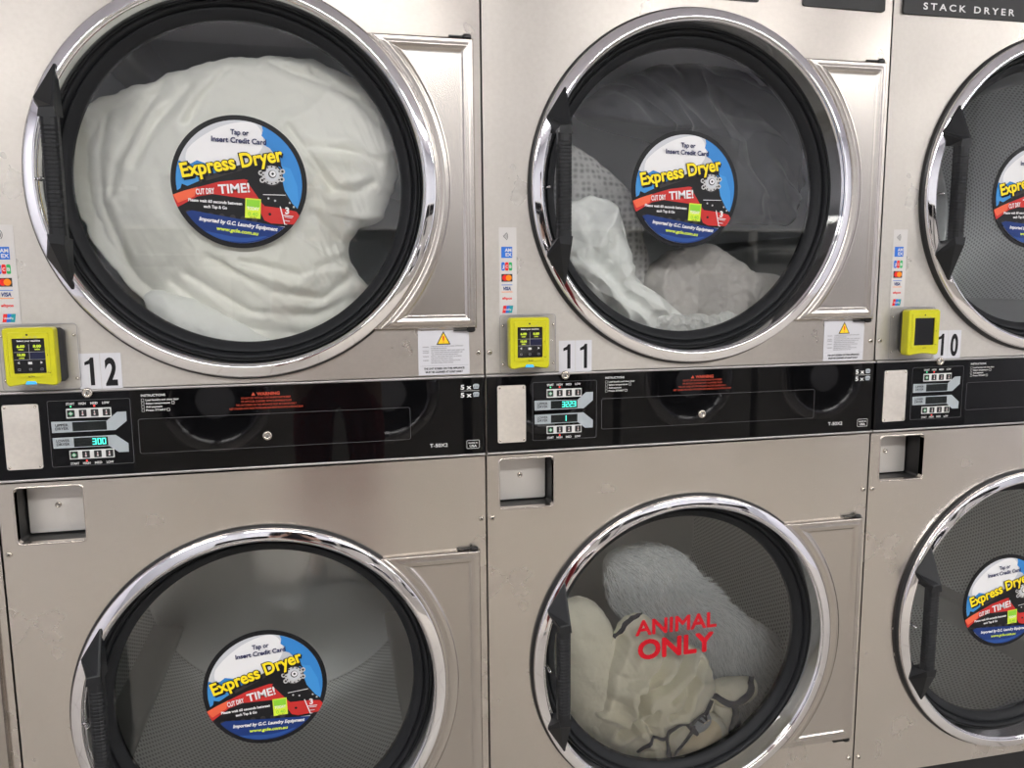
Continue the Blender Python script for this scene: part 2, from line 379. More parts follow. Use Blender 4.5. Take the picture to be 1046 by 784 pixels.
# ------------------------------------------------------------------ sticker on the door glass
def sticker_mesh():
    mb=MB(); R=.1165; q=lambda pl:[(x*R,z*R) for x,z in pl]
    def lay(pl,k,mat,clip=.925):
        pl=clip_disc(pl,clip) if clip else pl
        flatpoly(mb,q(pl),-.0002*k,mat)
    def tx(body,mat,x,z,h,w,k,**kw): text(mb,body,mat,x*R,z*R,h*R,None if w is None else w*R,y=-.0002*k,**kw)
    prism(mb,q(disc(1,n=96)),0,.0012,S_BLK)
    lay(disc(.925,n=72),1,S_GREY,None)
    # brighter cloud
    lay(closed_spline([(-.75,.45),(-.3,.8),(.2,.9),(.35,.6),(.1,.3),(-.3,.2),(-.7,.15)],5),2,S_WHITE)
    # blue sky right and low left
    lay([(.30,.95),(.34,.80),(.32,.72),(.38,.66),(.36,.58),(.44,.54),(.52,.44),(.60,.2),(.52,-.2),(1,-.5),(1,.95)],3,S_BLUE)
    lay([(.56,.3),(.75,.25),(.85,.0),(.9,-.5),(.6,-.35),(.55,0)],4,S_BLUE2)
    lay([(-1,.28),(-.86,.27),(-.80,.22),(-.70,.24),(-.62,.29),(-.52,.26),(-.42,.22),(-.36,.25),(-.2,.2),(-.2,-.3),(-1,-.3)],3,S_BLUE)
    lay([(-.9,.18),(-.7,.15),(-.5,.2),(-.5,-.05),(-.95,-.2)],4,S_BLUE2)
    # locomotive: long dark boiler and smoke deflector
    lay([(-.98,-.22),(-.86,-.14),(-.84,-.07),(-.76,-.10),(-.62,-.03),(-.3,.10),(.02,.25),(.30,.40),(.42,.38),(.56,.30),(.62,.10),(.64,-.05),(.78,-.28),(.86,-.36),(.70,-.64),(.2,-.62),(-.9,-.55)],5,S_BLK,1)
    lay([(-.60,.02),(.10,.30),(.28,.36),(.28,.30),(.0,.17),(-.58,-.04)],6,S_DK)
    # red skirt
    lay([(-.97,-.24),(-.80,-.17),(-.30,-.01),(.06,.05),(.16,.03),(.34,-.30),(.36,-.34),(.62,-.36),(.84,-.40),(.96,-.56),(.86,-.60),(.46,-.60),(.36,-.56),(.28,-.40),(.18,-.34),(.06,-.24),(-.40,-.20),(-.62,-.25),(-.90,-.42),(-.97,-.38)],6,S_RED,1.0)
    lay([(-.97,-.24),(-.80,-.17),(-.62,-.11),(-.66,-.25),(-.90,-.36)],7,S_ORNG,1.0)
    # nose and running gear
    lay([(.10,.02),(.36,.20),(.62,.10),(.66,-.08),(.78,-.30),(.60,-.34),(.34,-.32)],7,S_BLK)
    lay(xf([(-.16,-.007),(.18,.004),(.18,.014),(-.16,.004)],0,1,.50,-.165),8,S_WHITE)
    for a,b in ((.42,-.22),(.52,-.25),(.74,-.27),(.80,-.33)): lay(disc(.016,a,b,10),8,S_SILV)
    lay(xf([(-.1,-.006),(.1,-.006),(.1,.006),(-.1,.006)],-.9,1,.72,-.22),8,S_DK)
    # smokebox front
    lay(disc(.165,.47,.135,36),8,S_DK); lay(disc(.145,.47,.135,36),9,S_SILV); lay(disc(.105,.475,.145,28),10,S_GREY); lay(disc(.06,.48,.15,20),11,S_DK)
    lay(disc(.048,.485,.155,20),12,S_WHITE); lay(disc(.02,.485,.155,12),13,S_BLK)
    for k in range(12):
        a=2*PI*k/12; lay(disc(.013,.47+.128*math.cos(a),.135+.128*math.sin(a),8),10,S_BLK)
    for a,b in ((.31,.16),(.33,.05),(.63,.20),(.62,.08)): lay(disc(.04,a,b,14),9,S_SILV); lay(disc(.02,a,b,10),10,S_DK)
    # cow catcher: white edging, bars and round emblem
    lay(xf([(-.008,-.14),(.008,-.14),(.008,.14),(-.008,.14)],.25,1,.63,-.47),9,S_WHITE)
    for k in range(5): lay(xf([(0,-.006),(.26,-.006),(.26,.006),(0,.006)],-.10,1,.66,-.49-.028*k),9,S_RED2 if k%2 else S_GREY)
    lay(xf([(-.12,-.006),(.12,-.006),(.12,.006),(-.12,.006)],-.08,1,.76,-.475),9,S_WHITE)
    lay([(.36,.16),(.44,.27),(.52,.30),(.60,.26),(.64,.16),(.66,.18),(.60,.32),(.50,.35),(.40,.30)],8,S_BLK)
    text(mb,'3',S_WHITE,.70*R,-.44*R,.10*R,y=-.0002*9,bold=.04)
    lay(disc(.022,.44,-.46,12),8,S_BLK)
    # bogies under the skirt
    for k in range(7): lay(disc(.045,-.75+.16*k,-.50-.01*k,12),6,S_DK,.925)
    # green tag
    gr=math.radians(-2)
    lay(xf([(-.115,-.15),(.115,-.15),(.115,.15),(-.115,.15)],gr,1,.19,-.385),9,S_LIME); lay(xf([(-.10,.02),(.10,.02),(.10,.13),(-.10,.13)],gr,1,.19,-.385),10,S_GRN)
    tx('TODAY',S_WHITE,.19,-.41,.05,.18,11,rot=gr); tx('0.40',S_GRN,.19,-.50,.06,.15,11,rot=gr)
    tx('cut dry',S_BLK,.19,-.55+.02,.02,.10,11,rot=gr)
    # navy foot of the disc
    lay([(-1.0,-.54),(-.82,-.50),(-.70,-.46),(-.50,-.49),(0,-.56),(.45,-.62),(.66,-.65),(.9,-.62),(1,-1),(-1,-1)],12,S_NAVY)
    lay(closed_spline([(-.55,-.76),(0,-.84),(.4,-.80),(.1,-.90),(-.3,-.88)],4),13,S_NAVY2)
    # lettering
    tx('Tap or',S_TEXT,.0,.705,.080,.27,14,bold=.03)
    tx('Insert Credit Card',S_TEXT,-.01,.585,.080,.80,14,bold=.03)
    a=math.radians(13)
    for k,(mt,bd,dx,dz) in enumerate(((S_BLK,.075,.022,-.022),(S_BLK,.075,0,0),(S_YEL,.028,0,0))):
        tx('Express Dryer',mt,-.09+dx,.195+dz,.215,1.52,14+k*1.5,rot=a,bold=bd)
    a=math.radians(6.5)
    tx('CUT DRY',S_WHITE,-.50,-.205,.085,.27,14,rot=a,bold=.03); tx('TIME!',S_WHITE,-.08,-.165,.140,.46,14,rot=a,bold=.025)
    a=math.radians(-1.5)
    tx('Please wait 60 seconds between',S_WHITE,-.36,-.335,.045,.78,14,rot=a,bold=.035); tx('each Tap & Go',S_WHITE,-.36,-.415,.045,.34,14,rot=a,bold=.035)
    a=math.radians(-5.5)
    tx('Imported by G.C. Laundry Equipment',S_WHITE,-.02,-.66,.058,1.16,14,rot=a,bold=.035,shear=.2)
    tx('www.gcle.com.au',S_LIME,-.04,-.765,.055,.62,14,rot=a,bold=.035,shear=.15)
    return mb.mesh('door_sticker')

# ------------------------------------------------------------------ shared meshes of a dryer
def M_cabinet():
    mb=MB(); w0,w1=.0016,.8584
    for x0,x1 in ((w0,w0+.0015),(w1-.0015,w1)): box(mb,x0,x1,.004,.92,.0,1.95,STEEL)
    box(mb,w0,w1,.004,.92,1.948,1.95,STEEL); box(mb,w0,w1,.915,.92,0,1.95,CABIN)
    box(mb,w0+.002,w1-.002,.03,.90,1.005,1.07,CABIN)     # shelf between the two tumblers
    box(mb,w0+.004,w1-.004,.02,.04,.0,.14,BLACKM)        # toe recess
    return mb.mesh('cabinet')
def M_upper():
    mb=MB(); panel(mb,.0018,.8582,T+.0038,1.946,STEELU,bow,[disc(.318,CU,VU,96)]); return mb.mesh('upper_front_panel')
RX0,RX1,RZ0,RZ1=.0275,.1365,T-.2662,T-.1675
def M_lower():
    mb=MB(); panel(mb,.0018,.8582,.135,B-.0058,STEEL2,bow,[disc(.318,CU,VL,96),rrect(RX0,RX1,RZ0,RZ1,.007)]); return mb.mesh('lower_front_panel')
def M_recess():
    mb=MB(); pl=rrect(RX0-.0008,RX1+.0008,RZ0-.0008,RZ1+.0008,.007); n=len(pl)
    y0=.004; y1=.057
    vs=[(x,y0,z) for x,z in pl]+[(x,y1,z) for x,z in pl]; mb.add(vs,[(i,(i+1)%n,(i+1)%n+n,i+n) for i in range(n)],BLACKM)
    prism(mb,pl,y1-.001,y1+.004,BLACKM)
    return mb.mesh('coin_recess')
def M_recess_rim():
    mb=MB(); a=rrect(RX0-.0035,RX1+.0035,RZ0-.0035,RZ1+.0035,.010); b=rrect(RX0,RX1,RZ0,RZ1,.007); n=len(a)
    rings=[(a,-.0002),([((p[0]*.6+q[0]*.4),(p[1]*.6+q[1]*.4)) for p,q in zip(a,b)],-.0018),([((p[0]*.2+q[0]*.8),(p[1]*.2+q[1]*.8)) for p,q in zip(a,b)],-.0014),(b,.003)]
    vs=[]; 
    for pl,y in rings: vs+=[(x,bow(x)+y,z) for x,z in pl]
    fs=[(k*n+i,k*n+(i+1)%n,(k+1)*n+(i+1)%n,(k+1)*n+i) for k in range(3) for i in range(n)]
    mb.add(vs,fs,STEEL2,True); return mb.mesh('recess_rim')
def M_coindoor():
    mb=MB(); bevprism(mb,rrect(RX0+.002,RX1-.002,RZ0+.002,RZ1-.002,.004),.052,.0558,COIND,.0012); return mb.mesh('coin_box_door')
def screw_mesh(r=.0052,name='screw'):
    mb=MB(); lathe(mb,spline([(0.0001,-.0036),(r*.6,-.0033),(r*.92,-.0018),(r,-.0002),(r,.001)],3),BOLT,20)
    a=.6
    for k in (0,PI/2): flatpoly(mb,xf([(-r*.62,-r*.13),(r*.62,-r*.13),(r*.62,r*.13),(-r*.62,r*.13)],a+k),-.0038,BLACKM)
    return mb.mesh(name)
def lock_mesh():
    mb=MB(); r=.0085
    lathe(mb,[(0.0001,-.004),(r*.42,-.004),(r*.5,-.0052),(r*.75,-.0062),(r,-.0045),(r,.0005)],BOLT,28)
    lathe(mb,[(0.0001,-.0045),(r*.36,-.0045),(r*.36,-.004)],SATIN,20)
    flatpoly(mb,[(-.0007,-.0026),(.0007,-.0026),(.0007,.0026),(-.0007,.0026)],-.0047,BLACKM)
    return mb.mesh('lock')
def M_control():
    mb=MB(); bevprism(mb,rrect(.003,.857,B+.001,T-.001,.003),-.0055,.010,ACRYL,.0015)
    return mb.mesh('control_panel')
def M_trim(name,z,mat=SATIN):
    mb=MB(); prof=[(-.0026,.004),(-.0026,-.005),(-.0016,-.0072),(.0004,-.0078),(.0020,-.0070),(.0026,-.005),(.0026,.004)]
    vs=[]; fs=[]
    for x in (.002,.858): vs+=[(x,y,z+dz) for dz,y in prof]
    n=len(prof)
    fs=[(i+1,i,i+n,i+1+n) for i in range(n-1)]
    mb.add(vs,[f[::-1] for f in fs],mat,True); mb.add(vs,[tuple(range(n)),tuple(range(n,2*n))],mat)
    return mb.mesh(name)
YP=-.0055   # face of the acrylic
def M_dataplate():
    mb=MB(); bevprism(mb,rrect(.0228,.0797,T-.1328,T-.0195,.004),YP-.0018,YP,PLATE,.0008)
    for x in (.0275,.0750):
        for z in (T-.128,T-.0243):
            lathe(mb,[(0.0001,YP-.0032),(.0014,YP-.0031),(.0022,YP-.0022),(.0022,YP-.0015)],BOLT,12,x,z)
            flatpoly(mb,xf([(-.0015,-.0003),(.0015,-.0003),(.0015,.0003),(-.0015,.0003)],.7,1,x,z),YP-.0034,BLACKM)
    return mb.mesh('data_plate')
def outline(mb,pl,w,y,mat):
    """thin printed line round a closed polygon"""
    n=len(pl); cx=sum(p[0] for p in pl)/n; cz=sum(p[1] for p in pl)/n
    vs=[];
    for i in range(n):
        a,p,c=pl[i-1],pl[i],pl[(i+1)%n]; d=Vector((c[0]-a[0],c[1]-a[1])); 
        if d.length<1e-9: d=Vector((1,0))
        d.normalize(); nn=Vector((-d.y,d.x))*w/2
        vs+=[(p[0]+nn.x,y,p[1]+nn.y),(p[0]-nn.x,y,p[1]-nn.y)]
    mb.add(vs,[(2*i,2*i+1,(2*((i+1)%n))+1,2*((i+1)%n)) for i in range(n)],mat)
def M_keypad():
    mb=MB(); y=YP-.0004
    outline(mb,rrect(.0935,.2250,.9793,1.0948,.003),.0006,y,LINEG)
    prism(mb,rrect(.122,.1938,1.0635,1.0803,.001),YP-.0008,YP,WHT); prism(mb,rrect(.122,.1938,.9912,1.0069,.001),YP-.0008,YP,WHT)
    ua=[(.0972,1.0588),(.0975,1.0392),(.1985,1.0395),(.2175,1.0548),(.2178,1.0716),(.2030,1.0714),(.1858,1.0572)]
    la=[(.0972,1.0304),(.1978,1.0310),(.2177,1.0149),(.2175,.9996),(.2014,.9998),(.1868,1.0116),(.0976,1.0118)]
    prism(mb,ua,YP-.0006,YP,GREYP); prism(mb,la,YP-.0006,YP,GREYP)
    y=YP-.0010
    text(mb,'UPPER',INKB,.1135,1.0500,.0048,.021,y=y); text(mb,'DRYER',INKB,.1135,1.0438,.0048,.021,y=y)
    text(mb,'LOWER',INKB,.1135,1.0225,.0048,.021,y=y); text(mb,'DRYER',INKB,.1135,1.0163,.0048,.021,y=y)
    y=YP-.0006
    for i,s in enumerate(('START','HIGH','MED','LOW')):
        x=.1295+.0188*i
        text(mb,s,WHT,x,1.0868,.0042,.0135 if i==0 else .0115,y=y); text(mb,s,WHT,x,.9815,.0042,.0135 if i==0 else .0115,y=y)
        if i: 
            lz=(1.0835,.9880)
    return mb.mesh('keypad')
def M_button(green):
    mb=MB(); bevprism(mb,rrect(-.0060,.0060,-.0062,.0062,.0012),-.0012,0,BLACKM,.0005)
    if green:
        flatpoly(mb,[(0,-.0045),(.0045,0),(0,.0045),(-.0045,0)],-.0014,GREENP)
        for dx,dz in ((.0017,0),(-.0017,0),(0,.0017),(0,-.0017)): flatpoly(mb,disc(.0010,dx,dz,8),-.0015,WHT)
        flatpoly(mb,disc(.0009,0,0,8),-.0015,WHT)
    else:
        flatpoly(mb,disc(.0016,0,-.0024,10),-.0014,WHT); flatpoly(mb,[(-.0008,-.002),(.0008,-.002),(.0008,.0042),(-.0008,.0042)],-.0014,WHT)
        flatpoly(mb,[(-.0003,-.002),(.0003,-.002),(.0003,.0018),(-.0003,.0018)],-.0015,REDP)
    return mb.mesh('start_button' if green else 'heat_button')
SEG={'0':'abcdef','1':'bc','2':'abged','3':'abgcd','9':'abfgcd','8':'abcdefg'}
def digit(mb,ch,x,z,h,mat,y):
    w=h*.56; t=h*.15
    S={'a':(x,z+h-t,w,t),'d':(x,z,w,t),'g':(x,z+h/2-t/2,w,t),'f':(x,z+h/2,t,h/2),'e':(x,z,t,h/2),'b':(x+w-t,z+h/2,t,h/2),'c':(x+w-t,z,t,h/2)}
    for s in SEG[ch]:
        a,b,cw,chh=S[s]; flatpoly(mb,[(a,b),(a+cw,b),(a+cw,b+chh),(a,b+chh)],y,mat)
def M_display(txt):
    mb=MB(); prism(mb,[(-.0272,-.0082),(.0272,-.0082),(.0272,.0075),(-.0272,.0075)],-.0004,.0004,LCD)
    for k in range(5): box(mb,-.024+.0105*k,-.0160+.0105*k,-.0006,-.0003,-.005,.0048,LCD)
    if txt:
        xs=[-.0035,.0040,.0115,.0190] if len(txt)==4 else ([.0035,.0115,.0190] if len(txt)==3 else [-.001])
        for ch,x in zip(txt,xs): digit(mb,ch,x-.001,-.0055,.0112,LEDT,-.0009)
    return mb.mesh('display')
def M_lamp(mat):
    mb=MB(); lathe(mb,[(0.0001,-.0012),(.0011,-.0009),(.0015,0)],mat,10); return mb.mesh('indicator_lamp')
def M_print():
    """white and red print on the acrylic"""
    mb=MB(); y=YP-.0004
    text(mb,'INSTRUCTIONS',WHT,.2434,1.0965,.0042,.040,'L',y)
    for i,(s,w) in enumerate((('Load laundry and close door',.055),('Select temperature',.040),('Add payment',.027),('Press START',.033))):
        z=1.0888-.0061*i; text(mb,s,WHT,.2505,z,.0034,w,'L',y)
        outline(mb,[(.2436,z-.0006),(.2478,z-.0006),(.2478,z+.0038),(.2436,z+.0038)],.0005,y,WHT)
    outline(mb,rrect(.2936,.2975,1.0818,1.0868,.0005),.0006,y,WHT); outline(mb,rrect(.2850,.2895,1.0697,1.0742,.0005),.0006,y,WHT)
    outline(mb,rrect(.236,.7138,.9950,1.0568,.004),.0006,y,LINEG)
    # red warning block
    text(mb,'WARNING',ORNG,.4580,1.0908,.0060,.040,'C',y,bold=.03); flatpoly(mb,[(.4285,1.0908),(.4355,1.0908),(.4320,1.0972)],y,ORNG)
    for i,(s,w) in enumerate((('DO NOT DRY ARTICLES CONTAINING FOAM RUBBER',.086),('OR ARTICLES CLEANED WITH FLAMMABLE FLUID',.088),('THE LINT SCREEN ON THIS APPLIANCE MUST BE CLEANED DAILY',.106),('KEEP CHILDREN AWAY FROM THE MACHINE AND NEVER REACH INTO A MOVING DRUM',.128))):
        text(mb,s,ORNG,.454,1.0848-.0062*i,.0036,w,'C',y,bold=.0)
    # capacity marks
    for z in (1.0868,1.0715):
        text(mb,'5 x',WHT,.8112,z,.0090,.0215,'L',y,bold=.03)
        flatpoly(mb,[(.8365,z+.0002),(.8460,z+.0002),(.8478,z+.0072),(.8450,z+.0098),(.8380,z+.0098),(.8350,z+.0072)],y,GREYP)
        for k in range(3): flatpoly(mb,[(.8375+.003*k,z+.002),(.8385+.003*k,z+.002),(.8385+.003*k,z+.006),(.8375+.003*k,z+.006)],y-.0001,INKB)
    flatpoly(mb,[(.8112,1.0834),(.8478,1.0834),(.8478,1.0840),(.8112,1.0840)],y,WHT)
    text(mb,'T-50X2',WHT,.7672,.9768,.0072,.0345,'C',y,bold=.012)
    outline(mb,rrect(.8218,.8464,.9708,.9868,.002),.0008,y,WHT); text(mb,'MADE IN',WHT,.8341,.9800,.0032,.018,'C',y); text(mb,'USA',WHT,.8341,.9735,.0045,.014,'C',y,bold=.03)
    return mb.mesh('panel_lettering')
def M_badge(x0,x1,txt):
    mb=MB(); z0,z1=1.8275,1.878
    b=MB(); pl=rrect(x0,x1,z0,z1,.004); prism(mb,pl,-.0065,.001,BLACKM)
    if txt: text(mb,txt,WHT,.0665,1.8545-.0165,.0135,.224,'L',-.0068,spacing=1.5)
    return mb.mesh('name_badge')
def M_warning():
    mb=MB(); x0,x1,z0,z1=.7322,.8300,T+.0055,T+.0900
    flatpoly(mb,[(x0+(x1-x0)*i/6,z0) for i in range(7)]+[(x1-(x1-x0)*i/6,z1) for i in range(7)],-.0008,PAPER,bow)
    y=-.0012; f=bow
    flatpoly(mb,[(.7668,T+.0630),(.7942,T+.0630),(.7805,T+.0885)],y,S_BLK,f)
    flatpoly(mb,[(.7695,T+.0648),(.7915,T+.0648),(.7805,T+.0850)],y-.0003,WARNY,f)
    flatpoly(mb,[(.7795,T+.0705),(.7815,T+.0705),(.7820,T+.0790),(.7790,T+.0790)],y-.0006,C_RED,f); flatpoly(mb,disc(.0010,.7805,T+.0680,10),y-.0006,C_RED,f)
    ws=(.062,.030,.064,.060,.052,.058,.042,.056,.042)
    tx=('WARNING ELECTRIC SHOCK HAZARD DISCONNECT','POWER BEFORE SERVICE','DISCONNECT ELECTRIC SUPPLY AND CLOSE VALVE','ALL PANELS MUST BE IN PLACE DURING USE','THIS DRYER MUST BE EARTHED PROPERLY','INSTALL AND CLEAR VENT DUCT AS SHOWN','REPLACE WORN BELTS ONLY','SEE MANUAL FOR FULL INSTRUCTIONS','BEFORE OPERATING DRYER')
    for i,(w,s) in enumerate(zip(ws,tx)): text(mb,s,INKG,.7565,T+.0590-.0039*i,.0022,w,'L',y,yf=f,bold=.03)
    for z in (.0580,.0505,.0470,.0400,.0325): text(mb,'WARNING',INKG,.7405,T+z,.0022,.0115,'L',y,yf=f,bold=.03)
    flatpoly(mb,[(.735,T+.0228),(.8275,T+.0228),(.8275,T+.0232),(.735,T+.0232)],y,INKG,f)
    text(mb,'THE LINT SCREEN ON THIS APPLIANCE',INKB,.7812,T+.0160,.0036,.078,'C',y,yf=f,bold=.045)
    text(mb,'MUST BE CLEANED AT LEAST DAILY',INKB,.7812,T+.0095,.0036,.072,'C',y,yf=f,bold=.045)
    return mb.mesh('warning_label')
def M_cards():
    mb=MB(); f=bow; y=-.0008
    x0,x1=.0300,.0640
    flatpoly(mb,rrect(x0,x1,1.2275,1.3925,.001),y,PAPER2,f); y-=.0004; cx=.0447
    for k in range(4):
        r=.0030+.0026*k; a0,a1=-.75,.75; o=[(cx-.008+r*math.cos(a),1.376+r*math.sin(a)) for a in [a0+(a1-a0)*i/8 for i in range(9)]]
        i_=[(cx-.008+(r-.0010)*math.cos(a),1.376+(r-.0010)*math.sin(a)) for a in [a1-(a1-a0)*i/8 for i in range(9)]]
        flatpoly(mb,o+i_,y,INKB,f)
    def rect(a,b,z0,z1,m,dy=0): flatpoly(mb,[(a,z0),(b,z0),(b,z1),(a,z1)],y-dy,m,f)
    L_,R_=.0343,.0556
    rect(L_,R_,1.3354,1.3563,C_BLUE); text(mb,'AM',WHT,.0475,1.3470,.0065,.0130,y=y-.0003,yf=f,bold=.03); text(mb,'EX',WHT,.0485,1.3385,.0065,.0120,y=y-.0003,yf=f,bold=.03)
    for k,(m,s) in enumerate(((C_BLUE,'J'),(C_RED,'C'),(C_GRN,'B'))):
        a=L_+.0072*k; flatpoly(mb,rrect(a,a+.0066,1.3114,1.3274,.0025),y,m,f); text(mb,s,WHT,a+.0033,1.3165,.0058,.0042,y=y-.0003,yf=f,bold=.03)
    rect(L_,R_,1.2905,1.3050,INKB); flatpoly(mb,disc(.0058,.0415,1.2978,20),y-.0003,C_RED,f); flatpoly(mb,disc(.0058,.0484,1.2978,20),y-.0004,C_ORG,f)
    rect(L_,R_,1.2838,1.2850,C_BLUE); rect(L_,R_,1.2705,1.2717,C_ORG); text(mb,'VISA',S_NAVY,.0449,1.2745,.0065,.0150,y=y,yf=f,bold=.04,shear=.2)
    text(mb,'eftpos',C_RED,.0449,1.2570,.0048,.0190,y=y,yf=f,bold=.03)
    for k,m in enumerate((C_RED,C_BLUE,C_TEAL)):
        a=.0352+.0062*k; flatpoly(mb,[(a,1.2310),(a+.0068,1.2310),(a+.0092,1.2450),(a+.0024,1.2450)],y-.0001*k,m,f)
    text(mb,'UnionPay',WHT,.0455,1.2362,.0035,.0150,y=y-.0005,yf=f,bold=.03)
    return mb.mesh('card_logo_strip')
def M_number(s,dx):
    mb=MB(); f=bow; y=-.0008
    for k,ch in enumerate(s):
        a=.1475+.0342*k+dx
        flatpoly(mb,rrect(a,a+.0335,1.1125,1.1750,.001),y,PAPER,f)
        if ch=='1':
            c=a+.0175
            flatpoly(mb,[(c-.0005,1.1195),(c+.0062,1.1195),(c+.0062,1.1678),(c+.0015,1.1678),(c-.0015,1.1635),(c-.0085,1.1600),(c-.0085,1.1545),(c-.0005,1.1568)],y-.0004,S_BLK,f)
        else: text(mb,ch,S_BLK,a+.0165,1.1200,.0475,.0195,y=y-.0004,yf=f,bold=.035)
    return mb.mesh('number_label')

RIM=[(.3395,-.0085),(.3402,-.0110),(.3404,-.0165),(.3400,-.0190),(.3391,-.0207),(.3378,-.0217),(.3362,-.0223),(.3330,-.0233),(.3290,-.0245),(.3250,-.0256),(.3232,-.0260),(.3218,-.0261),(.3206,-.0258),(.3198,-.0251),(.3193,-.0240),(.3190,-.0226),(.3184,-.0216),(.3176,-.0212),(.3170,-.0206),(.3166,-.0195),(.3158,-.0186),(.3150,-.0140),(.3135,-.0050),(.3118,.0050),(.3098,.0160),(.3096,.0240),(.3120,.034)]
def M_rim():
    mb=MB(); k=[i for i,q in enumerate(RIM) if q==(.3158,-.0186)][0]; lathe(mb,RIM[:k+1],CHROME,224); lathe(mb,RIM[k:],FUNNEL,224); return mb.mesh('door')
def M_outerseal():
    mb=MB(); lathe(mb,spline([(.3330,.0045),(.3440,.0045),(.3450,.001),(.3450,-.006),(.3432,-.0100),(.3408,-.0112),(.3385,-.0105)],4),RUBBER2,192); return mb.mesh('outer_seal')
def M_gasket():
    mb=MB(); lathe(mb,spline([(.3102,.024),(.3098,.0180),(.3080,.0160),(.3055,.0168),(.3030,.0205),(.3012,.0258),(.3000,.0262),(.2990,.0235),(.2965,.0230),(.2920,.0255),(.2870,.0295),(.2835,.0335),(.2820,.0362),(.2814,.0385),(.2812,.046)],4),RUBBER,192); return mb.mesh('glass_gasket')
def M_glass():
    mb=MB(); n=128; pl=disc(.2835,n=n); flatpoly(mb,pl,.0375,GLASS)
    return mb.mesh('door_glass')
def M_liner():
    mb=MB(); lathe(mb,[(.2815,.046),(.2830,.050),(.300,.054),(.318,.054),(.3300,.052),(.3305,.020)],CABIN,128); return mb.mesh('door_back')
HPX=.4139; HPZ=.2625; EX=.3950; EZ=.2420; ER=.3630
def M_hinge():
    mb=MB(); ang=math.asin(HPZ/.3375)
    arc=[(.3375*math.cos(a),.3375*math.sin(a)) for a in [ang-2*ang*i/80 for i in range(81)]]
    outer=arc+[(HPX-.03,-HPZ),(HPX,-HPZ)]+[(HPX,-HPZ+2*HPZ*i/50) for i in range(1,50)]+[(HPX,HPZ),(HPX-.03,HPZ)]
    def yf(x,z):
        sd=min(EX-x, EZ-abs(z), math.hypot(x,z)-ER)
        t=max(0,min(1,(sd+.0005)/.006)); t=t*t*(3-2*t)
        y=-.0135+.0036*t
        e=min(HPX-x, HPZ-abs(z)); y+=.006*max(0,1-e/.004)**2
        # rolled bead beside the emboss and along the ring
        y-=.0016*math.exp(-((sd+.006)/.0030)**2)
        d=math.hypot(x,z)-.3455; y+=.0018*math.exp(-(d/.0016)**2)
        return y
    radii=[.3375,.3400,.3425,.3440,.3448,.3455,.3462,.3470,.3485,.3505,.3530,.3550,.3565,.3580,.3595,.3610,.3622,.3634,.3646,.3660,.3675,.3695,.3720]
    half=[.0,.03,.06,.09,.12,.15,.175,.195,.21,.22,.228,.2335,.2360,.2375,.2390,.2405,.2420,.2435,.2450,.2465,.2480,.2500,.2530,.2560,.2580,.2592,.2602,.2612,.2620,.2625]
    fine=[]
    for i in range(len(half)-1):
        k=max(1,int((half[i+1]-half[i])/.006)); fine+=[half[i]+(half[i+1]-half[i])*j/k for j in range(k)]
    fine.append(HPZ); zs=[-q for q in reversed(fine[1:])]+fine
    tail=[EX-.0075,EX-.006,EX-.0048,EX-.0036,EX-.0024,EX-.0012,EX,EX+.0012,EX+.0024,EX+.0036,EX+.0050,EX+.0065,EX+.008,EX+.010,HPX-.0060,HPX-.0042,HPX-.0030,HPX-.0020,HPX-.0010,HPX]
    vs=[]
    for z in zs:
        row=[math.sqrt(r*r-z*z) for r in radii]; x0=row[-1]; x1=tail[0]
        row+=[x0+(x1-x0)*j/14 for j in range(1,14)]+tail
        vs+=[(x,yf(x,z),z) for x in row]
    m=len(radii)+13+len(tail)
    mb.add(vs,[(j*m+k,j*m+k+1,(j+1)*m+k+1,(j+1)*m+k) for j in range(len(zs)-1) for k in range(m-1)],STEELP,True)
    outer=[(vs[j*m][0],vs[j*m][2]) for j in range(len(zs)-1,-1,-1)]+[(vs[k][0],vs[k][2]) for k in range(1,m)]+[(HPX,z) for z in zs[1:]]+[(vs[(len(zs)-1)*m+k][0],HPZ) for k in range(m-2,0,-1)]
    n=len(outer); vs=[(x,yf(x,z),z) for x,z in outer]+[(x,-.0012,z) for x,z in outer]
    mb.add(vs,[(i,(i+1)%n,(i+1)%n+n,i+n) for i in range(n)],STEELP)
    return mb.mesh('hinge_plate')
def M_hinge_pin(s):
    mb=MB()
    for s in (s,):
        z=s*(HPZ+.003)
        vs=[];n=14
        for j,(hh,r) in enumerate(((-.0035,.0062),(.001,.0068),(.0035,.0045),(.0045,.0004))):
            for i in range(n):
                a=2*PI*i/n; vs.append((HPX-.012+r*1.3*math.cos(a),-.0085+r*.8*math.sin(a),z+s*hh))
        mb.add(vs,[(j*n+i,j*n+(i+1)%n,(j+1)*n+(i+1)%n,(j+1)*n+i) for j in range(3) for i in range(n)],RUBBER2,True)
        box(mb,HPX-.045,HPX-.006,-.0095,-.004,z-.0016,z+.0006,RUBBER2)
    return mb.mesh('hinge_pin')
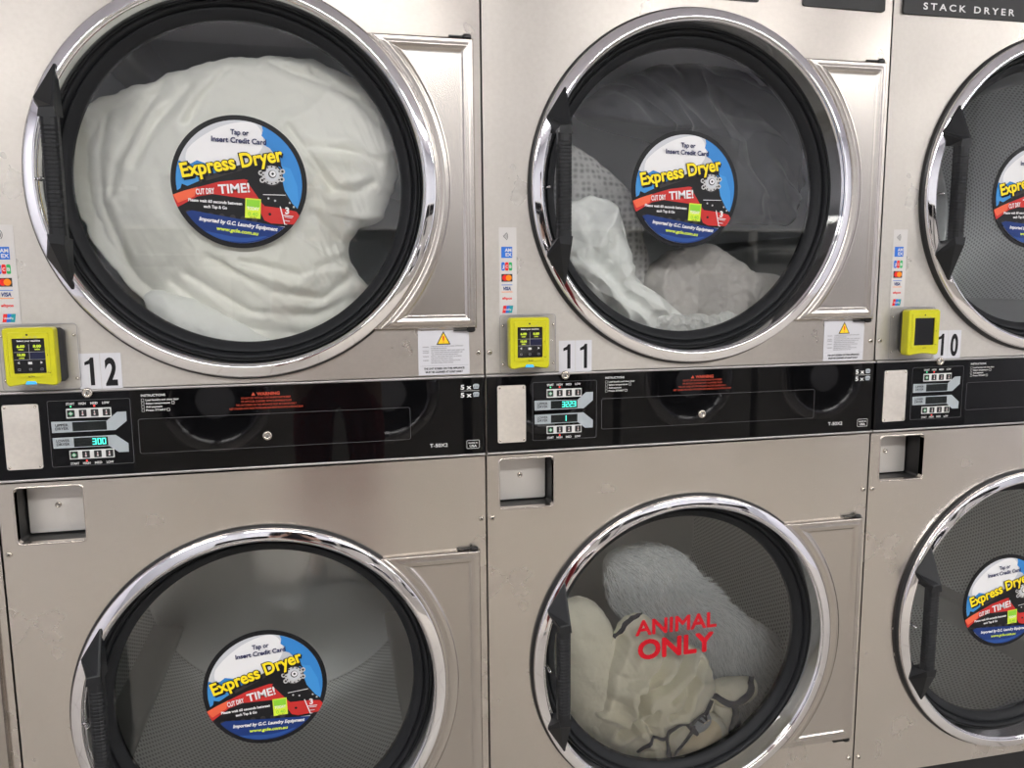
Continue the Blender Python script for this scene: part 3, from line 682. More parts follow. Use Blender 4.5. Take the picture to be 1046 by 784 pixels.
def M_handle():
    mb=MB()
    x0,x1=-.2985,-.2725
    # grip bar, standing off the ring, with fine cross ribs
    nz=4*30; vs=[]; fs=[]
    sec=[(x0,-.038),(x0,-.052),(x0+.003,-.057),(x0+.008,-.0595),(x1-.008,-.0595),(x1-.003,-.057),(x1,-.052),(x1,-.038)]
    n=len(sec); zs=[]
    for k in range(nz+1):
        z=-.100+.200*k/nz; rib=.0 if k%4 in (0,1,2) else -.0007
        zs.append(z); ins=0 if abs(z)>.084 else rib
        for x,y in sec: vs.append((x+(-ins*.6 if x<-.285 else ins*.6),y-ins,z))
    for k in range(nz):
        for i in range(n): fs.append((k*n+i,k*n+(i+1)%n,(k+1)*n+(i+1)%n,(k+1)*n+i))
    mb.add(vs,fs,HANDLE)
    # end brackets: broad triangular shoes from the ring up to the bar
    for s in (1,-1):
        foot=[(-.2760,.181),(-.2790,.181),(-.3125,.128),(-.3120,.1215),(-.2995,.098),(-.2725,.098)]
        top =[(-.2745,.110),(-.2790,.110),(-.2960,.108),(-.2970,.105),(-.2990,.094),(-.2725,.094)]
        lv=[]
        for pl,y in ((foot,-.018),(foot,-.026),(top,-.0585),([(x*.985+.0*1-.0042,z*.992) if 0 else (x,z-.002) for x,z in top],-.0600)):
            lv.append([(x,y,s*z) for x,z in pl])
        v=[p for l in lv for p in l]; m=6
        f=[(k*m+i,k*m+(i+1)%m,(k+1)*m+(i+1)%m,(k+1)*m+i) for k in range(3) for i in range(m)]+[tuple(range(3*m,4*m))]
        if s<0: f=[t[::-1] for t in f]
        mb.add(v,[t[::-1] for t in f],HANDLE)
    return mb.mesh('handle')
def M_catch():
    mb=MB()
    lathe(mb,[(0.0001,-.034),(.0022,-.033),(.0028,-.030),(.0028,-.005)],CHROME,14,-.3095,0)
    return mb.mesh('door_catch')
DR,DY0,DY1=.375,.058,.74
def M_drum(shell=None):
    shell=shell or PERF
    mb=MB(); mb.uv=[]
    seg=144; ys=[DY0+(DY1-DY0)*k/10 for k in range(11)]; vs=[]
    for j in range(seg+1):
        a=2*PI*j/seg
        for y in ys: vs.append((DR*math.cos(a),y,DR*math.sin(a))); mb.uv.append((a*DR,y))
    n=len(ys); mb.add(vs,[(j*n+k,(j+1)*n+k,(j+1)*n+k+1,j*n+k+1) for j in range(seg) for k in range(n-1)],shell,True)
    # front lip
    vs=[]
    for j in range(seg+1):
        a=2*PI*j/seg
        for r,y in ((.296,DY0-.002),(DR,DY0)): vs.append((r*math.cos(a),y,r*math.sin(a))); mb.uv.append((a,r))
    mb.add(vs,[(j*2,j*2+1,j*2+3,j*2+2) for j in range(seg)],DRUMR,True)
    return mb.mesh('drum')
def M_drumback():
    mb=MB(); lathe(mb,spline([(.3745,DY1-.006),(.365,DY1-.001),(.30,DY1-.004),(.20,DY1-.028),(.12,DY1-.045),(.06,DY1-.052),(.0001,DY1-.053)],5),DRUMB,96)
    return mb.mesh('drum_back')
def M_rib():
    mb=MB(); a=[(-.05,-.001),(-.03,.018),(-.012,.048),(0,.058),(.012,.048),(.03,.018),(.05,-.001)]
    a=spline(a,4); n=len(a); vs=[]
    for y in (DY0+.03,DY0+.05,DY1-.06,DY1-.02):
        k=.5 if y in (DY0+.03,) else 1
        vs+=[(x,y,-DR+.004+z*k) for x,z in a]
    mb.add(vs,[(j*n+i,j*n+i+1,(j+1)*n+i+1,(j+1)*n+i) for j in range(3) for i in range(n-1)],DRUMR,True)
    return mb.mesh('lifter')
def M_animal():
    mb=MB(); a=math.radians(.5)
    for k in range(8):
        dx,dz=.0014*math.cos(k*PI/4),.0014*math.sin(k*PI/4)
        text(mb,'ANIMAL',REDP,-.0035+dx,.0235+dz,.0350,.1885,rot=a,bold=0,y=-.001-.00002*k)
    for k in range(8):
        dx,dz=.0024*math.cos(k*PI/4),.0024*math.sin(k*PI/4); text(mb,'ONLY',REDP,-.0035+dx,-.0315+dz,.0440,.1740,rot=a,bold=0,y=-.001-.00002*k)
    return mb.mesh('door_lettering')

ME={}
for k,fn in dict(cabinet=M_cabinet,upper=M_upper,lower=M_lower,recess=M_recess,rrim=M_recess_rim,coin=M_coindoor,control=M_control,plate=M_dataplate,keypad=M_keypad,prt=M_print,warn=M_warning,cards=M_cards,
    rim=M_rim,oseal=M_outerseal,gasket=M_gasket,glass=M_glass,liner=M_liner,hinge=M_hinge,handle=M_handle,catch=M_catch,drum=M_drum,dback=M_drumback,rib=M_rib,animal=M_animal,sticker=sticker_mesh,lock=lock_mesh).items(): ME[k]=fn()
ME['pin0']=M_hinge_pin(1); ME['pin1']=M_hinge_pin(-1); ME['bg']=M_button(True); ME['bh']=M_button(False); ME['screw']=screw_mesh(); ME['trimt']=M_trim('panel_trim',T); ME['trimb']=M_trim('panel_trim',B)
ME['badge1']=M_badge(.0205,.5535,'STACK DRYER'); ME['badge2']=M_badge(.6500,.8370,'')
ME['drum2']=M_drum(DRUMS); ME['lr']=M_lamp(LEDR); ME['lg']=M_lamp(LEDG)

def part(name,key,parent,loc=(0,0,0),rot=None,label=None):
    me=ME[key] if isinstance(key,str) else key
    o=bpy.data.objects.new(name,me); COL.objects.link(o); o.parent=parent; o.location=loc
    if rot is not None: o.rotation_euler=rot
    if label: o['label']=label
    return o

def dryer(k, label, number, disp, stick, num_dx=0, ribs=(20,75), lamps=True):
    d=empty('stack_dryer',(k*W,0,0)); tag(d,label,'dryer','stack dryers in the row')
    part('cabinet','cabinet',d)
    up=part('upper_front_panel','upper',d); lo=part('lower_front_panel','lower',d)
    for nm,ky in (('name_badge','badge1'),('name_badge','badge2')): part(nm,ky,d)
    part('warning_label','warn',up,label='white label with yellow warning triangle')
    part('card_logo_strip','cards',up,label='clear strip of small payment card logos')
    if number: part('number_label',M_number(number,num_dx),up,label='black number %s on white squares'%number)
    for p,u,v in ((up,.0100,T+.0455),(up,.8475,T+.0458),(lo,.0115,T-.2835),(lo,.8492,T-.2830),(lo,.8480,.1875),(lo,.0135,.1860)):
        part('screw','screw',p,(u,bow(u)-.0002,v))
    rc=part('coin_recess','recess',d); part('recess_rim','rrim',rc); cd=part('coin_box_door','coin',rc); 
    part('lock','lock',rc,((RX0+RX1)/2-.002,.052,(RZ0+RZ1)/2+.004)).scale=(.62,.62,.62)
    cp=part('control_panel','control',d,label='glossy black control panel')
    part('panel_trim','trimt',cp); part('panel_trim','trimb',cp)
    part('data_plate','plate',cp,label='blank brushed metal cover plate'); part('keypad','keypad',cp); part('panel_lettering','prt',cp)
    part('lock','lock',cp,(.4530,YP,1.0164)); part('lock','lock',cp,(.1590,YP-.002,T-.0030))
    for (z0) in (1.0719,.9990):
        for i in range(4): part('start_button' if i==0 else 'heat_button','bg' if i==0 else 'bh',cp,(.1295+.0189*i,YP-.0008,z0))
    part('display',M_display(disp[0]),cp,(.1576,YP-.0010,1.0493)); part('display',M_display(disp[1]),cp,(.1579,YP-.0010,1.0213))
    if lamps:
        part('indicator_lamp','lg',cp,(.1298,YP-.0004,1.0840)); part('indicator_lamp','lr',cp,(.1484 if number!='12' else .1672,YP-.0004,1.0838)); part('indicator_lamp','lr',cp,(.1487,YP-.0004,.9875))
    for i,(vc,nm) in enumerate(((VU,'upper'),(VL,'lower'))):
        dr=part('door','rim',d,(CU,0,vc),label='%s round door with chrome ring'%nm)
        part('outer_seal','oseal',dr); part('glass_gasket','gasket',dr); part('door_glass','glass',dr,label='clear round glass'); part('door_back','liner',dr)
        part('hinge_plate','hinge',dr); part('hinge_pin','pin0',dr); part('hinge_pin','pin1',dr); part('handle','handle',dr,label='black ribbed plastic handle'); part('door_catch','catch',dr)
        s=stick[i]
        if s=='animal': part('door_lettering','animal',dr,(0,.0368,0),label='red lettering ANIMAL ONLY')
        elif s is not None: part('door_sticker','sticker',dr,(s[0],.0360,s[1]),(0,-math.radians(s[2]),0),label='round sticker with a red and black steam train')
        dm=part('drum','drum2' if (i==0 and number in ('11','12')) else 'drum',d,(CU,0,vc)); part('drum_back','dback',dm)
        for q in range(3): part('lifter','rib',dm,(0,0,0),(0,math.radians(ribs[i]+120*q),0))
    return d

dryer(0,'steel stack dryer numbered 12 with a white duvet filling its upper drum','12',('','300'),((-.0065,.0055,-2.5),(-.0075,.0040,4.0)),0,(20,62))
dryer(1,'steel stack dryer numbered 11 with red ANIMAL ONLY lettering on its lower door','11',('3223','1'),((-.0040,.0065,-2.0),'animal'),0,(50,95))
dryer(2,'steel stack dryer numbered 10 at the right edge with both drums empty','10',('',''),((-.0060,.0050,2.0),(-.0060,.0050,5.0)),-.001,(80,70))
dryer(-1,'steel stack dryer seen only as a thin strip at the bottom left edge',None,('',''),((-.005,.005,0),(-.005,.005,3)),0,(0,0))

# ------------------------------------------------------------------ card readers
def reader(k, du, lit, mirror, label):
    x=k*W; r=empty('card_reader',(x,0,0)); tag(r,label,'card reader','yellow card readers')
    cx=.0815+du; z0,z1=1.1265,1.2235; hw=.0388; zc=(z0+z1)/2
    # back plate
    mb=MB(); y=bow(.08)-.0026
    bevprism(mb,rrect(.0290+(du if mirror else 0)*0,.1500 if mirror else .1400,1.1150,1.2275,.006),y-.003,y,CLEARP,.001)
    outline(mb,rrect(.0290,.1500 if mirror else .1400,1.1150,1.2275,.006),.0009,y-.0032,INKG)
    bp_=mb.obj('back_plate',r); bp_['label']='clear acrylic mounting plate'
    mb=MB()
    for ax in ((.034,.1445) if mirror else (.0345,.1355)):
        for az in (1.133,1.208): lathe(mb,[(0.0001,y-.0055),(.0018,y-.0053),(.0026,y-.004),(.0026,y-.003)],BOLT,12,ax,az)
    mb.obj('mounting_bolt',r)
    # dark rear body, tapering to the plate
    mb=MB(); a=rrect(cx-hw+.001,cx+hw-.001,z0+.003,z1-.002,.006); n=len(a)
    shift=.010 if mirror else .004
    b=[(cx+(px-cx)*.93+shift,z0+(pz-z0)*.95+.002) for px,pz in a]
    vs=[(px,-.0245,pz) for px,pz in a]+[(px+ (shift*.7),-.014,pz) for px,pz in a]+[(px,y-.002,pz) for px,pz in b]
    mb.add(vs,[(j*n+i,j*n+(i+1)%n,(j+1)*n+(i+1)%n,(j+1)*n+i)[::-1] for j in range(2) for i in range(n)],DKGRY)
    mb.obj('rear_housing',r)
    # yellow bezel with a bowed chin
    mb=MB(); pl=[]
    for px,pz in rrect(cx-hw,cx+hw,z0,z1,.006,5): pl.append((px,pz))
    chin=[(cx-hw+.006+ (2*hw-.012)*i/10, z0+.0035*math.sin(PI*i/10)) for i in range(11)]
    body=[p for p in pl if p[1]>z0+.003]
    low_left=(cx-hw+.002,z0+.0015); low_right=(cx+hw-.002,z0+.0015)
    # order: rrect runs right-top, left-top, left-bottom, right-bottom
    lt=[p for p in pl]; k0=[i for i,p in enumerate(lt)]
    top=[p for p in lt if p[1]>(z0+z1)/2]; 
    poly=top+[(cx-hw,z0+.006),low_left]+chin+[low_right,(cx+hw,z0+.006)]
    area=sum(poly[i-1][0]*poly[i][1]-poly[i][0]*poly[i-1][1] for i in range(len(poly)))
    if area<0: poly=poly[::-1]
    nn=len(poly); vs=[(px,-.0240,pz) for px,pz in poly]+[(px,-.0415,pz) for px,pz in poly]+[(cx+(px-cx)*.965,-.0440,zc+(pz-zc)*.97) for px,pz in poly]
    mb.add(vs,[(j*nn+i,j*nn+(i+1)%nn,(j+1)*nn+(i+1)%nn,(j+1)*nn+i) for j in range(2) for i in range(nn)],YEL,False)
    face=[(cx+(px-cx)*.965,zc+(pz-zc)*.97) for px,pz in poly]; hole=rrect(cx-.0315,cx+.0315,z0+.0150,z1-.0080,.003)
    P=[Vector(q) for q in face+hole]; m2=len(hole); ed=[(i,(i+1)%nn) for i in range(nn)]+[(nn+i,nn+(i+1)%m2) for i in range(m2)]
    V,_,F,_,_,_=geometry.delaunay_2d_cdt(P,ed,[],1,1e-6); ff=[]
    for q in F:
        mx=sum(V[i][0] for i in q)/3; mz=sum(V[i][1] for i in q)/3
        if abs(mx-cx)<.0312 and z0+.0153<mz<z1-.0083: continue
        a_=sum(V[q[i-1]][0]*V[q[i]][1]-V[q[i]][0]*V[q[i-1]][1] for i in range(3)); ff.append(tuple(q) if a_>0 else tuple(reversed(q)))
    mb.add([(v[0],-.0440,v[1]) for v in V],ff,YEL)
    # raised rim round the screen
    outer=rrect(cx-.0315,cx+.0315,z0+.0150,z1-.0080,.003); inner=rrect(cx-.0245,cx+.0245,z0+.0215,z1-.0175,.001)
    n=len(outer); vs=[(px,-.0440,pz) for px,pz in outer]+[(px,-.0462,pz) for px,pz in [(cx+(q[0]-cx)*.95,q[1]*.5+((z0+z1)/2+.003)*.5 if 0 else q[1]) for q in outer]]+[(px,-.0462,pz) for px,pz in inner]+[(px,-.0428,pz) for px,pz in inner]
    mb.add(vs,[(j*n+i,j*n+(i+1)%n,(j+1)*n+(i+1)%n,(j+1)*n+i) for j in range(3) for i in range(n)],YEL)
    # small marks on the bezel
    lathe(mb,[(0.0001,-.0466),(.0012,-.0465),(.0018,-.0462)],BLACKM,10,cx-.001,z1-.0115)
    for q in range(4): box(mb,cx-.016+.0085*q,cx-.0115+.0085*q,-.0465,-.0460,z1-.0157,z1-.0150,S_LIME if (q==0 and lit) else INKG)
    text(mb,'tap here',BLACKM,cx+.001,z0+.0155,.0022,.010,y=-.0466); box(mb,cx+.0275,cx+.0282,-.0466,-.0460,z0+.050,z0+.053,BLACKM); text(mb,'Pay',BLACKM,cx+.0285,z0+.0215,.002,.005,y=-.0466)
    mb.obj('bezel',r)
    mb=MB(); prism(mb,inner,-.0436,-.0425,SCR); y=-.0439
    if lit:
        text(mb,'Select your machine',WHT,cx,z1-.0228,.0026,.035,y=y,bold=.04)
        for ax,az,s in ((cx-.0122,z1-.0335,'6.00'),(cx+.0122,z1-.0335,'8.00'),(cx-.0122,z1-.0475,'10.00')):
            text(mb,s,S_LIME,ax,az+.001,.0042,.012,y=y,bold=.05); text(mb,'OPEN',S_LIME,ax,az-.0035,.0024,.008,y=y,bold=.04)
        for az in (z1-.0405,z1-.0530): box(mb,cx-.0235,cx+.0235,y-.0001,y+.0001,az,az+.0006,INKG)
        box(mb,cx-.0003,cx+.0003,y-.0001,y+.0001,z1-.0530,z1-.0270,INKG)
        box(mb,cx+.0006,cx+.0235,y-.0001,y+.0001,z1-.0525,z1-.0408,LCDN)
        text(mb,'<',WHT,cx-.017,z1-.0600,.0045,.003,y=y,bold=.06); text(mb,'>',WHT,cx+.017,z1-.0600,.0045,.003,y=y,bold=.06); box(mb,cx-.003,cx+.003,y-.0001,y+.0001,z1-.0605,z1-.0565,WHT)
        for ax in (-.017,0,.017): outline(mb,rrect(cx+ax-.0018,cx+ax+.0018,z1-.0705,z1-.0675,.0005),.0005,y,INKG)
    mb.obj('screen',r)
    if lit:
        mb=MB(); bevprism(mb,[(cx-.010,z0+.0030),(cx+.008,z0+.0030),(cx+.006,z0+.0080),(cx-.007,z0+.0085)],-.0452,-.0440,BLUELED,.0006); mb.obj('blue_indicator',r)
    return r
reader(0,.004,True,True,'yellow card reader with a lit screen left of the number 12')
reader(1,-.0025,True,False,'yellow card reader with a lit screen left of the number 11')
reader(2,.0025,False,False,'yellow card reader with a blank dark screen left of the number 10')

CR={'duvet':[(-0.3164,0.0775),(-0.2867,0.1447),(-0.2296,0.1766),(-0.1658,0.1967),(-0.1042,0.2224),(-0.0244,0.2439),(0.0654,0.2519),(0.1476,0.2451),(0.2213,0.208),(0.2733,0.1501),(0.2905,0.065),(0.2561,-0.0417),(0.2086,-0.0654),(0.1817,-0.1159),(0.2016,-0.1591),(0.2199,-0.1988),(0.166,-0.2874),(0.067,-0.3444),(-0.0273,-0.3413),(-0.1163,-0.2899),(-0.2006,-0.2121),(-0.2799,-0.1097),(-0.3147,-0.0109)],'duvet_crease_0':[(0.115,0.0407),(0.1598,-0.0011),(0.1989,-0.0045),(0.2312,0.0118)],'duvet_crease_1':[(0.1191,-0.0485),(0.1642,-0.0956),(0.1954,-0.1115)],'duvet_crease_2':[(0.0799,0.1122),(0.1376,0.0296),(0.152,-0.0013)],'duvet_crease_3':[(-0.1409,0.1921),(-0.2024,0.1031),(-0.2341,0.0441),(-0.2447,-0.0074)],'duvet_crease_4':[(-0.0923,0.1798),(-0.1525,0.1193),(-0.1994,0.0449)],'duvet_crease_5':[(-0.026,0.2119),(-0.0721,0.1587),(-0.0962,0.1139)],'duvet_crease_6':[(-0.0737,-0.1268),(0.0359,-0.1902),(0.1285,-0.2074),(0.1938,-0.1597)],'duvet_crease_7':[(-0.1122,-0.1574),(-0.0042,-0.2292),(0.1114,-0.2394),(0.1841,-0.2082)],'duvet_crease_8':[(-0.1422,-0.1726),(-0.0432,-0.2523),(0.0786,-0.2751)],'duvet_crease_9':[(-0.248,0.1374),(-0.2635,0.0651),(-0.263,-0.0223),(-0.232,-0.1263)],'duvet_crease_10':[(0.1298,0.2194),(0.1972,0.1771),(0.2428,0.1329)],'duvet_crease_11':[(0.0554,0.2306),(0.1592,0.1907),(0.2359,0.1634)],'duvet_crease_12':[(-0.0146,-0.1347),(0.0835,-0.1589),(0.1869,-0.1275)],'duvet_crease_13':[(0.1164,0.0752),(0.1857,0.0694),(0.2405,0.0551)],'under':[(-0.1914,-0.1926),(-0.1055,-0.203),(-0.0014,-0.2612),(0.0695,-0.3207),(-0.0595,-0.3358),(-0.1628,-0.2855)],'sheet':[(-0.2465,-0.0311),(-0.2051,-0.0088),(-0.1716,-0.0029),(-0.1377,-0.0181),(-0.1072,-0.0773),(-0.0934,-0.1496),(-0.0576,-0.2028),(0.0051,-0.2367),(0.033,-0.2748),(-0.0474,-0.2896),(-0.1267,-0.2631),(-0.2043,-0.205),(-0.2464,-0.1408)],'waffle':[(-0.2342,0.1315),(-0.1995,0.1163),(-0.1645,0.0969),(-0.111,0.0612),(-0.0654,0.0122),(-0.0417,-0.055),(-0.0175,-0.1318),(-0.0023,-0.2012),(-0.0437,-0.2441),(-0.1362,-0.1569),(-0.2256,-0.0313)],'towel':[(-0.0414,-0.2082),(-0.0288,-0.1495),(0.0115,-0.1178),(0.0617,-0.106),(0.1172,-0.0993),(0.1651,-0.1248),(0.214,-0.1595),(0.2723,-0.1651),(0.3026,-0.1864),(0.2764,-0.2653),(0.1228,-0.2971),(0.0008,-0.2771)],'ruffle':[(-0.0831,-0.2599),(-0.0304,-0.2444),(0.0324,-0.2513),(0.0959,-0.2441),(0.1609,-0.2504),(0.2167,-0.236),(0.2537,-0.211),(0.2654,-0.2626),(0.1727,-0.3206),(0.007,-0.3245)],'dark':[(-0.1696,0.1894),(-0.1341,0.2318),(-0.0713,0.2673),(0.0199,0.298),(0.1513,0.3093),(0.2696,0.2568),(0.3728,0.1824),(0.4192,0.068),(0.4142,-0.0453),(0.3216,-0.0486),(0.2407,-0.0473),(0.1906,-0.0334),(0.1384,0.0799),(-0.0053,0.1448),(-0.1157,0.1664)],'fur':[(-0.1082,0.0737),(-0.1011,0.133),(-0.0443,0.1617),(0.0252,0.1595),(0.0886,0.1313),(0.1216,0.0823),(0.1626,0.0513),(0.2132,-0.0046),(0.2898,-0.0603),(0.3551,-0.1078),(0.3833,-0.1681),(0.3818,-0.2337),(0.3419,-0.3113),(0.2669,-0.3673),(0.1813,-0.322),(0.129,-0.2176),(0.0625,-0.1376),(-0.026,-0.0492),(-0.0846,0.0032)],'bA':[(-0.2446,0.0641),(-0.2161,0.0712),(-0.1837,0.0736),(-0.1437,0.0463),(-0.1102,-0.0085),(-0.0832,-0.1007),(-0.0964,-0.2577),(-0.1562,-0.2795),(-0.2118,-0.2261),(-0.2446,-0.0809)],'bB':[(-0.1251,-0.0164),(-0.1016,0.0221),(-0.0617,0.0373),(-0.0245,0.0122),(0.0137,-0.0397),(0.0668,-0.0495),(0.1059,-0.0839),(0.1293,-0.1471),(0.1339,-0.201),(0.11,-0.2375),(0.0561,-0.2437),(0.0186,-0.2841),(0.0047,-0.351),(-0.0637,-0.3404),(-0.1387,-0.291),(-0.1758,-0.211),(-0.1583,-0.1104)],'bC':[(0.0026,-0.2757),(0.0249,-0.2502),(0.0702,-0.2308),(0.1201,-0.2203),(0.1506,-0.2513),(0.1612,-0.2913),(0.1387,-0.3267),(0.0774,-0.3637),(0.0158,-0.3617),(0.0013,-0.3212)],'bD':[(0.1311,-0.1628),(0.1543,-0.152),(0.1939,-0.1539),(0.2373,-0.1609),(0.24,-0.1923),(0.2158,-0.2124),(0.1801,-0.2185),(0.1364,-0.2095)],'bD2':[(0.1338,-0.2103),(0.1869,-0.2151),(0.1957,-0.2419),(0.1832,-0.2752),(0.1642,-0.3037),(0.1392,-0.2612)],'bE':[(-0.0648,-0.3048),(-0.0518,-0.2827),(-0.0319,-0.2646),(0.0017,-0.2575),(0.0108,-0.3392),(-0.0418,-0.3461)],'band1':[(0.1171,-0.1871),(0.092,-0.2173),(0.0466,-0.2177),(0.0169,-0.2291),(-0.0036,-0.2523),(0.0005,-0.3053)],'band2':[(0.1173,-0.1746),(0.158,-0.1958),(0.1889,-0.1886),(0.2133,-0.1691),(0.2202,-0.1427)],'band3':[(-0.1344,-0.0038),(-0.1077,0.0338),(-0.0684,0.0487)],'band4':[(0.1716,-0.1966),(0.1791,-0.2342),(0.1515,-0.2762)],'band5':[(-0.0732,-0.2798),(-0.0406,-0.2491),(-0.0112,-0.2437)],'band6':[(0.0782,-0.2178),(0.0614,-0.24),(0.0231,-0.2771),(0.0145,-0.2968)],'band7':[(0.0482,-0.227),(0.0692,-0.2494)],'peach':[(0.0749,-0.2383),(0.1088,-0.2243),(0.1285,-0.2459),(0.1217,-0.2752),(0.0766,-0.3025),(0.0236,-0.2997),(0.0306,-0.2767)],'blue':[(0.0743,-0.2157),(0.1083,-0.207),(0.105,-0.2275),(0.0714,-0.2467),(0.0629,-0.2395)],'b_crease_0':[(0.0125,-0.0268),(-0.0517,-0.1204),(-0.0723,-0.2054),(-0.1156,-0.2359)],'b_crease_1':[(0.0578,-0.0612),(-0.0004,-0.1124),(-0.0515,-0.135),(-0.073,-0.154)],'b_crease_2':[(0.0518,-0.1191),(0.0306,-0.1754),(-0.0064,-0.1851)],'b_crease_3':[(0.0885,-0.0869),(0.0296,-0.131),(0.0005,-0.1565)],'b_crease_4':[(-0.1109,-0.0125),(-0.1459,-0.0796),(-0.1594,-0.1641)],'b_crease_5':[(-0.0361,-0.1737),(-0.0576,-0.2075),(-0.0273,-0.2563)],'b_crease_6':[(-0.0734,-0.1321),(-0.0652,-0.1917),(-0.1085,-0.2223)]}
# ------------------------------------------------------------------ laundry (outlines measured from each door centre, in metres)
from mathutils.bvhtree import BVHTree
def fbm(x,y,z,o=4):
    return noise.fractal(Vector((x,y,z)),1.0,2.0,o,noise_basis='PERLIN_ORIGINAL')
def ridge(x,z,ang,fa,fb,seed):
    c,s=math.cos(ang),math.sin(ang); a=(x*c+z*s); b=(-x*s+z*c)
    w=.06*noise.noise(Vector((x*5,z*5,seed)))
    n=noise.noise(Vector(((a+w)*fa,(b+w)*fb,seed+3.3)))
    return 1-min(1,abs(n)*2.6)
def seg_dist(px,pz,pl):
    best=9
    for (ax,az),(bx,bz) in zip(pl,pl[1:]):
        dx,dz=bx-ax,bz-az; t=max(0,min(1,((px-ax)*dx+(pz-az)*dz)/(dx*dx+dz*dz+1e-12)))
        d=math.hypot(px-ax-dx*t,pz-az-dz*t)
        if d<best: best=d
    return best
def pillow(mb, pts, ymid, tf, tb, fold, mat, rings=70, seg=220, rmax=.366, ymin=.051, power=.5, edge=.006, seed=0, back=14):
    """a closed lump of cloth: front and back swell out of the outline"""
    o=closed_spline(pts,24); L=[0]
    for i in range(len(o)): L.append(L[-1]+math.hypot(o[(i+1)%len(o)][0]-o[i][0],o[(i+1)%len(o)][1]-o[i][1]))
    out=[]; k=0
    for j in range(seg):
        t=L[-1]*j/seg
        while L[k+1]<t: k+=1
        u=(t-L[k])/(L[k+1]-L[k]+1e-9); a=o[k%len(o)]; b=o[(k+1)%len(o)]; out.append((a[0]+(b[0]-a[0])*u,a[1]+(b[1]-a[1])*u))
    cx=sum(p[0] for p in out)/seg; cz=sum(p[1] for p in out)/seg
    vs=[]; 
    def put(r,j,side):
        ox,oz=out[j]; x=cx+(ox-cx)*r; z=cz+(oz-cz)*r
        e=edge*noise.noise(Vector((ox*28,oz*28,seed+5)))+edge*.5*noise.noise(Vector((ox*70,oz*70,seed+9)))
        dl=math.hypot(ox-cx,oz-cz)+1e-6; x+=(ox-cx)/dl*e*r*r; z+=(oz-cz)/dl*e*r*r
        w=(1-r*r)**power if r<1 else 0
        if side<0:
            y=ymid-tf*w-fold(x,z)*min(1,(1-r)*9+.12)
            if y<ymin: y=ymin+ (0 if y<ymin-.02 else .0) + .0035*math.exp((y-ymin)/.012)-.0035
            y=max(y,ymin-.003)
        else: y=ymid+tb*w
        q=math.hypot(x,z)
        if q>rmax: x*=rmax/q; z*=rmax/q
        return (x,y,z)
    R=[1-(1-(i+1)/rings)**1.35 if 0 else (i+1)/rings for i in range(rings)]
    vs.append(put(0,0,-1))
    for r in R:
        for j in range(seg): vs.append(put(r,j,-1))
    fs=[(0,1+(j+1)%seg,1+j) for j in range(seg)]
    for i in range(rings-1):
        for j in range(seg): a=1+i*seg+j; b=1+i*seg+(j+1)%seg; fs.append((a,b,b+seg,a+seg))
    base=1+(rings-1)*seg; prev=base
    for i in range(1,back+1):
        r=1-i/back
        if i==back:
            vs.append(put(0,0,1)); c=len(vs)-1; fs+=[(prev+j,prev+(j+1)%seg,c) for j in range(seg)]
        else:
            s=len(vs)
            for j in range(seg): vs.append(put(math.sqrt(max(0,r)) if 0 else math.sin(PI/2*r),j,1))
            for j in range(seg): fs.append((prev+j,prev+(j+1)%seg,s+(j+1)%seg,s+j))
            prev=s
    mb.add(vs,[tuple(reversed(f)) for f in fs] if False else fs,mat,True)
def ribbon(mb,pl,w,bvh,mat,lift=.0015,smooth=6,dflt=.08,wfun=None):
    c=spline(pl,smooth); vs=[]; prev=None
    for i,p in enumerate(c):
        a=c[max(i-1,0)]; b=c[min(i+1,len(c)-1)]; d=Vector((b[0]-a[0],b[1]-a[1])).normalized(); n=Vector((-d.y,d.x))
        t=i/(len(c)-1); ww=w*(.55+.45*math.sin(PI*min(1,max(0,t))))*(1+.3*noise.noise(Vector((p[0]*40,p[1]*40,1))))
        row=[]
        for s in (-.5,-.25,0,.25,.5):
            x,z=p[0]+n.x*ww*s,p[1]+n.y*ww*s; h=bvh.ray_cast(Vector((x,0,z)),Vector((0,1,0)))
            y=h[0].y if h[0] is not None else (prev if prev is not None else dflt)
            prev=y; row.append((x,y-lift*(1-abs(s)*.5),z))
        vs+=row
    mb.add(vs,[(i*5+k,i*5+k+1,(i+1)*5+k+1,(i+1)*5+k) for i in range(len(c)-1) for k in range(4)],mat,True)
def patch(mb,pts,bvh,mat,lift=.0012,step=.004,dflt=.08):
    o=closed_spline(pts,5); n=len(o); P=[Vector(p) for p in o]; ed=[(i,(i+1)%n) for i in range(n)]
    xs=[p[0] for p in o]; zs=[p[1] for p in o]; x=min(xs)
    while x<max(xs):
        z=min(zs)
        while z<max(zs): P.append(Vector((x,z))); z+=step
        x+=step
    V,_,F,_,_,_=geometry.delaunay_2d_cdt(P,ed,[],1,1e-6); vs=[]; prev=dflt
    for v in V:
        h=bvh.ray_cast(Vector((v[0],0,v[1])),Vector((0,1,0))); y=h[0].y if h[0] is not None else prev; prev=y; vs.append((v[0],y-lift,v[1]))
    mb.add(vs,[tuple(f) for f in F],mat,True)
def fabric(name,col,rough=.9,sheen=.3,bump=(220,.25,.001),var=.03): return pbr(name,col,rough,0,.2,sheen=sheen,bump=bump,var=var)
DUV=fabric('white_cotton',(.94,.94,.88),bump=(90,.12,.002),var=.015); SHEET=fabric('white_sheet',(.86,.88,.86)); TOWEL=fabric('grey_beige_terry',(.52,.50,.48),bump=(260,.6,.002))
DARKC=fabric('charcoal_sheet',(.075,.078,.086),bump=(60,.2,.002)); RUF=fabric('pale_terry',(.70,.71,.69),bump=(180,.8,.004))
